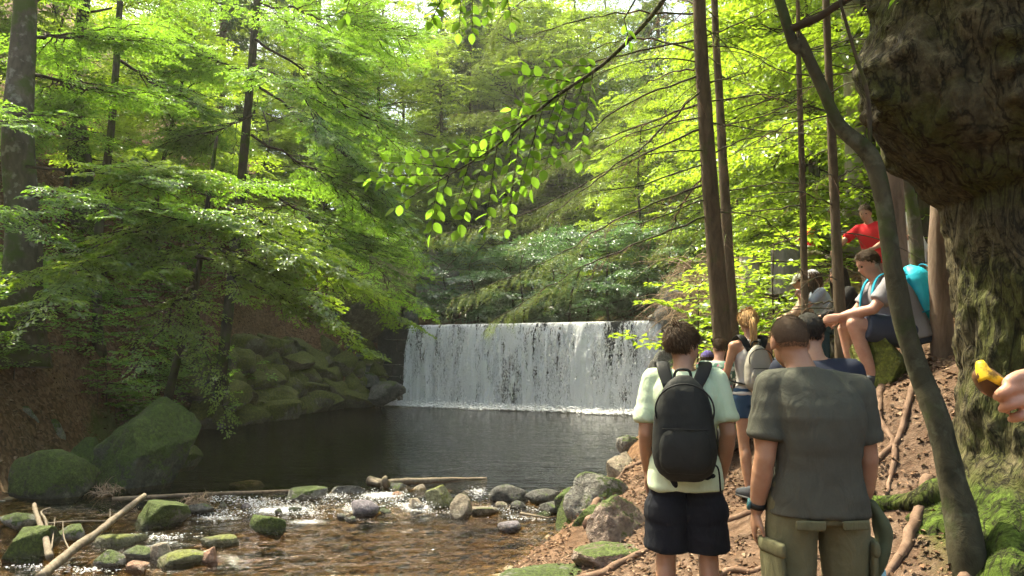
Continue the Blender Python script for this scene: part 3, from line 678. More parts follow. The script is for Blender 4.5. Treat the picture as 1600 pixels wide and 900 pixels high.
# white water of the riffle
def build_riffle():
    rng = np.random.default_rng(44); mb = MB()
    spots = [(440, 790, 60, 9), (330, 800, 55, 8), (600, 775, 50, 9), (560, 790, 35, 6), (640, 790, 40, 7), (745, 770, 18, 8), (700, 800, 40, 4), (790, 795, 40, 5),
             (250, 838, 40, 5), (850, 795, 25, 4), (480, 800, 45, 7), (520, 775, 25, 5), (400, 782, 40, 6), (60, 885, 40, 3), (90, 770, 12, 2), (130, 890, 60, 4), (345, 780, 35, 7), (830, 810, 40, 3)]
    for (px, py, wx, wy) in spots:
        n = int(wx*wy*.75)
        for a, b in zip(rng.normal(px, wx*.55, n), rng.normal(py, wy*.6, n)):
            if b < 752: continue
            p = on_level(a, b, -.06); z = float(water_z(np.array(p.x), np.array(p.y)))+abs(rng.normal(0, .02))
            q = on_level(a, b, z); r = rng.uniform(.003, .010)
            drops(mb, np.array([[q.x, q.y, q.z]]), np.array([[r*rng.uniform(.8, 2.2), r*rng.uniform(.6, 1.4), r*rng.uniform(.3, .8)]]))
    tag(mb.build('white_water', [M_foam]), 'white water bubbling between the rocks of the riffle', 'foam', kind='stuff')
build_riffle()
# ---------------------------------------------------------------- plants
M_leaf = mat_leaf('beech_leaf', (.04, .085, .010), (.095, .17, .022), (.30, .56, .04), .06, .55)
M_leaf_sun = mat_leaf('beech_leaf_sunlit', (.055, .10, .010), (.12, .18, .020), (.42, .62, .04), .06, .55)  # lit copy of the beech leaf, sunlight put into its green
M_leaf_blue = mat_leaf('shrub_leaf', (.035, .075, .025), (.075, .14, .055), (.14, .30, .07), .1)
M_needle = mat_leaf('spruce_needle', (.025, .055, .02), (.07, .115, .035), (.16, .27, .05), .05, .4)
M_needle_l = mat_leaf('spruce_needle_light', (.05, .08, .02), (.13, .17, .04), (.26, .36, .06), .05, .45)
M_dry = mat_plain('dry_twig', (.2, .13, .085), .9, .1)
M_bark_beech = mat_bark('beech_bark', (.055, .048, .035), (.125, .11, .08), (8, 8, 3), .35, .25, .012, lich=(.21, .21, .17))
M_bark_dark = mat_bark('dark_bark', (.04, .033, .024), (.10, .085, .06), (10, 10, 2.2), .3)
M_bark_spruce = mat_bark('spruce_bark', (.06, .045, .028), (.14, .105, .07), (14, 14, 3.5), .1, .8, .02)
M_bark_red = mat_bark('reddish_bark', (.12, .085, .06), (.25, .185, .14), (12, 12, 3), 0, .8, .02)
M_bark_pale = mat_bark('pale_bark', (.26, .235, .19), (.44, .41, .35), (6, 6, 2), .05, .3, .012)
M_twig = mat_plain('twig', (.055, .042, .03), .9, .1)

class Leaves:
    """collects leaf blades; each is a folded rhomb with its own tint"""
    def __init__(s): s.b = []; s.a = []; s.n = []; s.l = []; s.t = []
    def put(s, b, a, n, l, t): s.b.append(b); s.a.append(a); s.n.append(n); s.l.append(l); s.t.append(t)
    def count(s): return sum(len(x) for x in s.b)
    def flush(s, mb, mat=0, aspect=.6, fold=.12, hi=False):
        if not s.b: return
        b = np.concatenate(s.b); a = np.concatenate(s.a); n = np.concatenate(s.n); l = np.concatenate(s.l)[:, None]; t = np.concatenate(s.t)
        a = a/(np.linalg.norm(a, axis=1)[:, None]+1e-9); sd = np.cross(n, a); sd /= np.linalg.norm(sd, axis=1)[:, None]+1e-9; n = np.cross(a, sd)
        N = len(b); w = l*aspect*.5
        V = np.stack([b, b+a*l*.42+sd*w+n*l*fold, b+a*l-n*l*.10, b+a*l*.42-sd*w+n*l*fold], 1)
        T = np.array([(0, 1, 2), (0, 2, 3)])[None]+4*np.arange(N)[:, None, None]
        mb.add(V.reshape(-1, 3), T.reshape(-1, 3), None, mat, np.repeat(t, 4))
def make_spray(rng, L, leaf=.08, gap=.032, tgap=.075, spread=.42, ang=52):
    """flat beech spray along +x: a twig with alternate side twigs and leaves; returns leaf arrays and twig segments"""
    B, A, N, S = [], [], [], []; segs = []
    def run(p, d, ln, r):
        k = int(ln/gap); side = 1 if rng.random() < .5 else -1
        q = p+d*ln; q[2] -= .06*ln*ln; segs.append((p.copy(), q, r))
        for i in range(1, k+1):
            t = i/k; c = p+(q-p)*t; side = -side; an = side*math.radians(rng.uniform(35, 65))*(1 if i < k else .2)
            dd = np.array([d[0]*math.cos(an)-d[1]*math.sin(an), d[0]*math.sin(an)+d[1]*math.cos(an), d[2]+rng.uniform(-.25, .12)])
            B.append(c+rng.normal(0, .006, 3)); A.append(dd); N.append(np.array([rng.normal(0, .28), rng.normal(0, .28), 1])); S.append(leaf*rng.uniform(.65, 1.15))
    main = np.array([1., 0, 0]); side = 1; n = max(2, int(L/tgap))
    for i in range(n):
        t = (i+.6)/n; side = -side; ln = L*spread*(1-.72*t)*rng.uniform(.7, 1.15); an = side*math.radians(ang+rng.uniform(-10, 10))
        run(np.array([L*t, 0, -.07*(L*t)**2]), np.array([math.cos(an), math.sin(an), rng.uniform(-.12, .06)]), max(ln, .08), .0025)
    run(np.array([L*.72, 0, -.07*(L*.72)**2]), main, L*.28, .003)
    segs.append((np.zeros(3), np.array([L*.5, 0, -.07*(L*.5)**2]), .006)); segs.append((np.array([L*.5, 0, -.07*(L*.5)**2]), np.array([L*.75, 0, -.07*(L*.75)**2]), .004))
    return [np.array(B), np.array(A), np.array(N), np.array(S), segs]
_r = np.random.default_rng(1)
SPR = {.6: [make_spray(_r, .6) for _ in range(4)], 1.0: [make_spray(_r, 1.0) for _ in range(5)], 1.5: [make_spray(_r, 1.5) for _ in range(4)]}
FAR = {1.0: [make_spray(_r, 1.0,  .125, .075, .14) for _ in range(4)], 1.7: [make_spray(_r, 1.7, .135, .08, .16, .45) for _ in range(4)]}
def put_spray(lv, mbt, lib, L, o, d, rng, tilt=.25, up=None, twigs=True, tb=0.0, lscale=1.0):
    key = min(lib, key=lambda q: abs(q-L)); B, A, N, S, segs = lib[key][rng.integers(len(lib[key]))]; s = L/key
    d = npv(d); d = d/(np.linalg.norm(d)+1e-9); u = np.array([rng.normal(0, tilt), rng.normal(0, tilt), 1.]) if up is None else npv(up)
    y = np.cross(u, d); y /= np.linalg.norm(y)+1e-9; z = np.cross(d, y); R = np.stack([d, y*(1 if rng.random() < .5 else -1), z], 0)
    o = npv(o); lv.put(o+(B*s)@R, A@R, N@R, S*lscale*(s if .7 < s < 1.3 else 1), np.clip(rng.normal(.5+tb, .16)+rng.normal(0, .16, len(B)), 0, 1))
    if twigs:
        for p, q, r in segs:
            if r < .003 and rng.random() < .6: continue
            tube(mbt, np.stack([o+(p*s)@R, o+(q*s)@R]), [r, r*.5], 3, 0, .5, cap=False)
def rot_z(v, a): return np.array([v[0]*math.cos(a)-v[1]*math.sin(a), v[0]*math.sin(a)+v[1]*math.cos(a), v[2]])
def leafy_limb(lv, mbt, p0, p1, rng, r0=.04, sag=.0, side=1.0, n=14, lib=SPR, t0=.2, tb=0.0, sub=0, tilt=.25, droop=.12, lscale=1.0, twigs=True):
    """limb from p0 to p1 carrying side sprays in a flat layer; sub > 0 adds side boughs that carry sprays in turn"""
    p0, p1 = npv(p0), npv(p1); L = np.linalg.norm(p1-p0); mid = (p0+p1)/2+np.array([0, 0, sag*L])+rng.normal(0, .04*L, 3)*np.array([1, 1, .5])
    P = bez(p0, mid, p1, 12); P[1:-1] += rng.normal(0, .012*L, (10, 3)); tube(mbt, P, np.linspace(r0, max(.006, r0*.15), 12), 6, 0, .5)
    T = np.gradient(P, axis=0); T /= np.linalg.norm(T, axis=1)[:, None]; sd = 1
    for k in range(n):
        t = t0+(1-t0)*(k+rng.uniform(.2, .8))/n; i = min(int(t*11), 10); f = t*11-i; c = P[i]*(1-f)+P[i+1]*f; sd = -sd
        d = rot_z(T[i], sd*math.radians(rng.uniform(30, 68))); d[2] = d[2]*.5-rng.uniform(0, droop*2); ln = side*(1-.55*t)*rng.uniform(.65, 1.2)
        if sub > 0 and ln > 1.1: leafy_limb(lv, mbt, c, c+d/np.linalg.norm(d)*ln*1.3, rng, r0*.4, .02, ln*.6, max(5, int(ln*5)), lib, .15, tb, sub-1, tilt, droop, lscale, twigs)
        else: put_spray(lv, mbt, lib, max(.4, min(ln, 1.8)), c, d, rng, tilt, None, twigs, tb, lscale)
    put_spray(lv, mbt, lib, max(.5, side*.5), P[-1], T[-1]+np.array([0, 0, -droop]), rng, tilt, None, twigs, tb, lscale)
def trunk_mesh(name, P, R, mat, n=12, wob=.12, seed=0, flare=1.6):
    P = np.asarray(P, float); R = np.asarray(R, float).copy(); mb = MB(); z = P[:, 2]-P[0, 2]
    R = R*(1+(flare-1)*np.exp(-np.maximum(z, 0)/(R[0]*2.2)))
    tube(mb, P, R, n, 0, .5, True, wob, seed); return mb

def finish_tree(root, lv, mbt, leafmat, barkmat, aspect=.6):
    mb = MB(); lv.flush(mb, 0, aspect); c = mb.build('crown', [leafmat], root, smooth=False); tag(c, kind='stuff')
    if mbt.n: tag(mbt.build('branches', [barkmat], root), kind='stuff')
    return c

# --- the beeches of the left bank, their boughs reaching over the pool
def local(root, p): return npv(p)-npv(root.location)
def beech(label, px, py, d, wpx, lean_px, top_d, limbs, seed, bark=M_bark_beech, leaf=M_leaf, htop=14, group=None, flare=1.7, tb=0.0, top_py=0, taper=.45):
    """beech whose trunk foot is at pixel (px,py) depth d and whose stem leans to pixel column lean_px at the picture's top"""
    b = W(px, py, d); b.z = gz(b.x, b.y)-.15; rng = np.random.default_rng(seed)
    root = empty('beech_tree', b); tag(root, label, 'tree', group)
    tp = W(lean_px, top_py, top_d); rr = wpx*d/FPX/2
    P = spline([b, (npv(b)*.7+npv(tp)*.3)+rng.normal(0, .09, 3), (npv(b)*.35+npv(tp)*.65)+rng.normal(0, .09, 3), tp, npv(tp)+(npv(tp)-npv(b))*max(.05, (htop-tp.z)/(tp.z-b.z))], 26)-npv(b)
    trunk_mesh('trunk', P, np.linspace(rr, rr*taper, len(P)), bark, 14, .14, seed, flare).build('trunk', [bark], root)
    lv = Leaves(); mbt = MB()
    for L in limbs:
        s, e = W(*L[0]), W(*L[1]); kw = dict(L[2]) if len(L) > 2 else {}; tbl = kw.pop('tb', tb)
        leafy_limb(lv, mbt, npv(s)-npv(b), npv(e)-npv(b), rng, tb=tbl, **kw)
    finish_tree(root, lv, mbt, leaf, M_twig); return root
beech('old beech with a thick straight trunk at the left edge', 28, 505, 13.5, 60, 40, 13.5, [
    ((40, 260, 13.3), (440, 290, 14.0), dict(side=1.5, n=38, sub=1, r0=.03)), ((40, 300, 13.2), (330, 330, 12.6), dict(side=1.5, n=32, sub=1, r0=.03)),
    ((40, 120, 13.5), (220, 150, 17), dict(side=1.7, n=35, sub=1, tb=-.1)), ((40, 60, 13.5), (170, 40, 15), dict(side=1.8, n=35, sub=1)),
    ((30, 200, 13.5), (-60, 160, 12), dict(side=1.5, n=23, sub=1, tb=-.1)), ((40, 20, 13.5), (120, -60, 14), dict(side=1.6, n=26, sub=1)),
    ((30, 330, 13.2), (-80, 330, 11), dict(side=1.5, n=23, sub=1)), ((40, 180, 13.6), (200, 230, 17), dict(side=1.4, n=12, sub=1, tb=-.15))], 11, htop=12)
beech('slender beech on the left bank whose lowest boughs hang over the pool', 240, 575, 16.5, 17, 335, 15, [
    ((308, 300, 15.3), (560, 440, 15.5), dict(side=1.5, n=44, sub=1, lscale=1.2, sag=.08, tb=.1)), ((306, 350, 15.3), (645, 506, 19), dict(side=1.4, n=46, sub=1, lscale=1.2, sag=.1, tb=.12)),
    ((304, 400, 15.4), (575, 545, 17.5), dict(side=1.3, n=41, sub=1, lscale=1.2, sag=.08, tb=.05)), ((304, 380, 15.3), (500, 470, 13.6), dict(side=1.4, n=38, sub=1, lscale=1.2, sag=.06, tb=.1)),
    ((306, 330, 15.3), (460, 400, 13.2), dict(side=1.4, n=35, sub=1, lscale=1.2, sag=.05, tb=.1)), ((304, 420, 15.3), (350, 640, 13.8), dict(side=1.0, n=20, sag=.1)),
    ((306, 320, 15.3), (120, 420, 12), dict(side=1.4, n=35, sub=1, lscale=1.2)), ((304, 380, 15.3), (60, 480, 11), dict(side=1.4, n=32, sub=1, lscale=1.2)),
    ((304, 440, 15.3), (220, 560, 12), dict(side=1.1, n=20)), ((306, 290, 15.3), (230, 250, 13), dict(side=1.4, n=29, sub=1, lscale=1.2))], 12, M_bark_dark, M_leaf_sun, htop=6.2, top_py=240, taper=.08)
beech('young beech leaning out from the mossy bank, branches fanning above the pool', 338, 560, 20.5, 18, 402, 19, [
    ((395, 130, 19), (610, 330, 20), dict(side=1.9, n=44, sub=1, sag=.1, tb=.1)), ((398, 60, 19), (655, 260, 21.5), dict(side=1.9, n=46, sub=1, sag=.1, tb=.05)),
    ((392, 210, 19), (650, 400, 22), dict(side=1.9, n=44, sub=1, sag=.1)), ((390, 280, 19), (660, 480, 23.5), dict(side=1.8, n=44, sub=1, sag=.08, tb=-.05)),
    ((396, 100, 19), (520, 210, 17), dict(side=1.8, n=35, sub=1, sag=.1, tb=.1)), ((400, 20, 19), (560, 90, 18), dict(side=1.8, n=35, sub=1, tb=.1)),
    ((400, 0, 19), (640, 60, 21), dict(side=2.0, n=41, sub=1, tb=.1)), ((396, 120, 19), (260, 60, 18), dict(side=1.8, n=35, sub=1)),
    ((394, 180, 19), (280, 230, 19), dict(side=1.6, n=26, sub=1, tb=-.15)), ((390, 320, 19), (560, 400, 21), dict(side=1.5, n=32, sub=1, tb=-.1)),
    ((402, -20, 19), (560, -20, 20), dict(side=1.6, n=16, sub=1))], 13, M_bark_dark, M_leaf, htop=11.5)
beech('grey beech second from the left edge, high on the slope', 130, 330, 21, 30, 132, 20, [
    ((132, 120, 20.5), (330, 120, 22), dict(side=2, n=32, sub=1, tb=-.15)), ((132, 60, 20), (0, 40, 20), dict(side=2, n=29, sub=1)), ((132, 20, 20), (350, -20, 21), dict(side=2, n=32, sub=1)),
    ((132, 200, 20.8), (20, 210, 20), dict(side=1.8, n=26, sub=1, tb=-.2))], 14, M_bark_dark, htop=14)
beech('thin curved beech beside the grey trunk on the left slope', 165, 330, 17.5, 15, 188, 17, [
    ((180, 90, 17.2), (330, 180, 18), dict(side=1.6, n=29, sub=1, tb=-.1)), ((176, 160, 17.3), (60, 170, 16), dict(side=1.5, n=26, sub=1, tb=-.1))], 15, M_bark_dark, htop=11)

# --- generic trees of the wood behind: a few forms, copied tree by tree
def copy_tree(root, loc, rz, s, label=None, group=None):
    c = root.copy(); C.objects.link(c); c.location = loc; c.rotation_euler = (0, 0, rz); c.scale = (s, s, s)
    if label: c['label'] = label
    if group: c['group'] = group
    for ch in list(root.children):
        d = ch.copy(); C.objects.link(d); d.parent = c
    return c
def make_beech(seed, H, h0, Rc, n, leaf, bark, r0=.16, lib=FAR, dense=1.0, sub=1, label='', group=None, name='beech_tree', lscale=1.0):
    rng = np.random.default_rng(seed); root = empty(name); tag(root, label, 'tree', group)
    P = spline([(0, 0, -.4), (rng.normal(0, .15), rng.normal(0, .15), H*.35), (rng.normal(0, .3), rng.normal(0, .3), H*.7), (rng.normal(0, .4), rng.normal(0, .4), H)], 18)
    trunk_mesh('trunk', P, np.linspace(r0, r0*.2, 18), bark, 10, .1, seed).build('trunk', [bark], root)
    lv = Leaves(); mbt = MB()
    for k in range(n):
        t = (k+.5)/n; z = h0+(H-h0)*t; az = k*2.4+rng.normal(0, .3); R = Rc*(math.sin(math.pi*min(.97, .22+.76*t))**.7)*rng.uniform(.75, 1.15)
        i = np.interp(z, P[:, 2], np.arange(len(P))); c = P[int(i)]
        e = c+np.array([math.cos(az)*R, math.sin(az)*R, R*rng.uniform(-.12, .3)-.1*R])
        leafy_limb(lv, mbt, [c[0], c[1], z], [e[0], e[1], z+e[2]-c[2]], rng, r0*.28, .08, Rc*.5, int(15*dense), lib, .2, rng.normal(0, .06), sub, .3, .14, lscale, False)
    finish_tree(root, lv, mbt, leaf, bark); return root
def make_spruce(seed, H, h0, Lb, leaf, bark, r0=.17, label='', group=None, ns=13, step=.5):
    rng = np.random.default_rng(seed); root = empty('spruce_tree'); tag(root, label, 'tree', group)
    P = spline([(0, 0, -.4), (rng.normal(0, .05), 0, H*.4), (0, rng.normal(0, .08), H)], 16)
    trunk_mesh('trunk', P, np.linspace(r0, .02, 16), bark, 10, .08, seed, 1.4).build('trunk', [bark], root)
    lv = Leaves(); mbt = MB(); z = h0
    while z < H-.2:
        t = (z-h0)/(H-h0)
        for k in range(5):
            az = rng.uniform(0, 6.28); L = (Lb*(1-t)**.75+.25)*rng.uniform(.75, 1.15); dr = rng.uniform(.15, .4)
            d = np.array([math.cos(az), math.sin(az), 0]); e = np.array([0, 0, z])+d*L+np.array([0, 0, -dr*L]); P2 = bez((0, 0, z), np.array([0, 0, z+.08*L])+d*L*.5, e, 7)
            tube(mbt, P2, np.linspace(.02, .004, 7), 3, 0, .5, False)
            m = int(ns*L/1.5)+3; tt = rng.uniform(.12, 1, m); i = np.minimum((tt*6).astype(int), 5); f = (tt*6-i)[:, None]; B = P2[i]*(1-f)+P2[i+1]*f
            sdv = np.array([-d[1], d[0], 0]); sg = rng.choice([-1, 1], m)[:, None]
            A = d*.5+sdv*sg*rng.uniform(.3, 1, (m, 1))+np.array([0, 0, -1])*rng.uniform(.15, .9, (m, 1))
            N = np.array([0, 0, 1.])+rng.normal(0, .4, (m, 3)); ln = rng.uniform(.25, .55, m)*(1-.4*tt)
            for q in range(3):   # each hanging spray is three narrow blades
                lv.put(B+rng.normal(0, .05, (m, 3)), A+rng.normal(0, .22, (m, 3)), N+rng.normal(0, .4, (m, 3)), ln*rng.uniform(.6, 1.1, m), np.clip(rng.normal(.45, .22, m), 0, 1))
        z += step*rng.uniform(.75, 1.25)*(1-.35*t)
    finish_tree(root, lv, mbt, leaf, bark, .17); return root
BG = 'background trees of the valley woods'
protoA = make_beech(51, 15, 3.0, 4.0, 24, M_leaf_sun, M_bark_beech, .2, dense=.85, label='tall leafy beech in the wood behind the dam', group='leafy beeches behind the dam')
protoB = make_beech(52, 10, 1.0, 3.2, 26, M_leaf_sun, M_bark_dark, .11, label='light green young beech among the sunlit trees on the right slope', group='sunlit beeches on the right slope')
protoC = make_beech(53, 3.2, .2, 1.9, 17, M_leaf_blue, M_bark_dark, .05, label='leafy blue-green shrub above the crest of the dam', group='shrubs above the dam', name='shrub', lscale=.75)
for o in [protoC]: o['category'] = 'shrub'
protoS = make_spruce(54, 22, 1.5, 3.1, M_needle, M_bark_spruce, .2, label='dark spruce standing in the valley behind the dam', group='dark spruces behind the dam')
def place(proto, spots, used=[]):
    for k, (x, y, s, rz) in enumerate(spots):
        z = gz(x, y)-.1; px = 800+FPX*x/y; side = 'left of' if px < 620 else ('above' if px < 1030 else 'right of')
        if proto is protoA: lab = 'tall leafy beech '+('in the wood ' if y < 60 else 'far up the valley ')+side+' the waterfall'
        elif proto is protoS: lab = 'dark spruce '+('in the wood ' if y < 60 else 'far up the valley ')+side+' the waterfall'
        elif proto is protoC: lab = 'leafy blue-green shrub above the '+('left' if px < 760 else 'middle' if px < 930 else 'right')+' part of the dam crest'
        elif proto is protoB: lab = ('near' if y < 17 else 'farther' if y < 30 else 'distant')+' light green beech on the sunny slope, '+('left of' if px < 1335 else 'right of')+' the pale trunk'
        else: lab = 'understorey beech '+('near the pool' if y < 26 else 'farther back')+' on the left hillside'
        if id(proto) not in used: used.append(id(proto)); proto.location = (x, y, z); proto.rotation_euler = (0, 0, rz); proto.scale = (s, s, s); proto['label'] = lab; proto['group'] = lab
        else: copy_tree(proto, (x, y, z), rz, s, lab, lab)
rg = np.random.default_rng(77)
def spots(L, s0=.85, s1=1.2): return [(x, y, rg.uniform(s0, s1), rg.uniform(0, 6.28)) for x, y in L]
protoD = make_beech(55, 7.0, .5, 2.8, 20, M_leaf_sun, M_bark_dark, .08, label='understorey beech on the shaded left hillside', group='understorey beeches on the left hillside')
place(protoA, spots([(-9.8,36),(-15,39),(-22,34),(-7.5,41),(-12,47),(-4.5,44),(-18,43),(-8,52),(-1.5,49),(3.4,47),(8,50),(-14,58),(0,60),(7,60),(14,58),(-6,66),(-22,52),(20,54),(12,68),(3,72),(-12,76),(22,72),(-24,68),(1,82),(-7,84),(9,80),(17,82),(-16,86),(-3,94),(6,92),(14,94)]))
place(protoA, [(x, y, s, rg.uniform(0, 6.28)) for x, y, s in ((0,54,1.5),(-3,60,1.6),(5.5,57,1.5),(1.6,62,1.7),(1.8,52,1.55),(4.6,49,1.45),(7,51,1.4),(.2,46.5,1.55),(-2,66,1.6),(-.6,56,1.85),(1.2,69,2.0),(-1.8,50,1.6))])
place(protoB, spots([(7.5,15),(9.5,13),(8.6,20.5),(9,22),(11.5,18),(8.2,27),(12,25),(15,21),(10,32),(14,31),(18,27),(7.5,35),(13,38),(19,36),(6.2,41),(11.5,44),(17,46),(24,40),(13.5,15),(17,14),(9.0,9.5),(22,30),(5.6,32),(10,24.6),(7,12.2)], .8, 1.3))
place(protoC, spots([(-1.4,32.5),(.6,31.2),(2.3,30.2),(3.9,29.4),(5.2,28.8),(1.4,33.4),(3.2,32),(-2.8,35.5),(4.6,31.4),(6.2,30.2),(-.2,35),(5.9,27.6),(.2,33),(2.4,34.5)], .95, 1.4))
place(protoS, spots([(-2.6,45),(-5.2,52),(3.8,56),(-7,60),(-11,50),(-9.5,43),(6.5,64),(1.5,66),(-16,52),(10.5,57),(-3,70),(-18,62),(16,62),(8,39),(-13,32),(-1,76),(4,84),(-9,78),(11,76),(-6,90)], .9, 1.25))
place(protoD, spots([(-10.5,22),(-12.5,20),(-9.6,27),(-12,25),(-14.5,23),(-8.2,31),(-11,30),(-15,28.5),(-7.2,34),(-14.5,18.5),(-6.4,38.5),(-17.5,20.5),(-10.5,38),(-4.8,40),(-18,16)], .8, 1.25))
# ---------------------------------------------------------------- trees of the right bank
M_bark_old = mat_bark('old_beech_bark', (.042, .035, .018), (.13, .112, .062), (10, 10, 2.6), .40, 1.0, .07, (.055, .06, .016))
def mossy_base(m, z1, col=(.055, .085, .012)):
    """moss creeping up the foot of the trunk"""
    nt = m.node_tree; p = [n for n in nt.nodes if n.type == 'BSDF_PRINCIPLED'][0]; src = p.inputs['Base Color'].links[0].from_socket
    tc = nd(nt, 'ShaderNodeTexCoord'); sx = nd(nt, 'ShaderNodeSeparateXYZ'); nt.links.new(tc.outputs['Object'], sx.inputs[0])
    h = math_n(nt, 'ADD', math_n(nt, 'MULTIPLY', sx.outputs['Z'], 1/z1), math_n(nt, 'MULTIPLY', noise_t(nt, 2.2, 4, .6), 1.1))
    mcol = ramp(nt, noise_t(nt, 14, 4, .7), [(.3, [c*.35 for c in col]), (.7, [c*1.5 for c in col])])
    nt.links.new(mixc(nt, ramp(nt, h, [(.85, 1), (1.15, 0)]), src, mcol), p.inputs['Base Color'])
mossy_base(M_bark_old, 1.3)
def crack_bark(m, scale=3.2):
    """dark cracks and furrows in the old bark"""
    nt = m.node_tree; p = [n for n in nt.nodes if n.type == 'BSDF_PRINCIPLED'][0]; src = p.inputs['Base Color'].links[0].from_socket
    n = noise_t(nt, scale, 4, .6, mapping(nt, (1.3, 1.3, .55)), 1.5); f = noise_t(nt, 24, 4, .75)
    c = mixc(nt, ramp(nt, n, [(.455, 0), (.495, .9), (.505, .9), (.545, 0)]), src, (.012, .010, .006))
    nt.links.new(mixc(nt, 1.0, c, ramp(nt, f, [(.3, .45), (.7, 1.3)]), 'MULTIPLY'), p.inputs['Base Color'])
crack_bark(M_bark_old)
M_hleaf = mat_leaf('broad_beech_leaf', (.05, .095, .012), (.10, .17, .024), (.30, .58, .05), .004, .62)

def leaf_mesh(name, L, Wd, mat, seed=0):
    rng = np.random.default_rng(seed); t = np.array([0, .12, .3, .5, .7, .88, 1.0]); w = np.array([.02, .28, .47, .5, .4, .2, .0])*Wd; c = rng.uniform(-.1, .1)
    V = []
    for a, b in zip(t, w):
        z = -.12*L*a*a+c*.1*L*math.sin(a*3); f = .16*b
        V += [(a*L, b, z+f), (a*L, 0, z-.002), (a*L, -b, z+f)]
    Q = []
    for k in range(6):
        i = 3*k; Q += [(i, i+1, i+4, i+3), (i+1, i+2, i+5, i+4)]
    mb = MB(); mb.add(V, None, Q, 0, .5); me = mb.mesh(name, [mat]); at = me.attributes['tint']; at.data.foreach_set('value', np.full(len(V), rng.random(), np.float32)); return me
LEAFM = [leaf_mesh('leaf', .082, .054, M_hleaf, s) for s in range(5)]
def hang_leaf(parent, p, d, rng, s=1.0):
    o = link('leaf', LEAFM[rng.integers(5)], parent); d = Vector(d).normalized(); up = Vector((rng.normal(0, .3), -.75+rng.normal(0, .4), .8)); y = up.cross(d).normalized(); z = d.cross(y)
    o.matrix_local = Matrix(((d.x, y.x, z.x, p[0]), (d.y, y.y, z.y, p[1]), (d.z, y.z, z.z, p[2]), (0, 0, 0, 1))) @ Matrix.Scale(s*rng.uniform(.75, 1.2), 4)

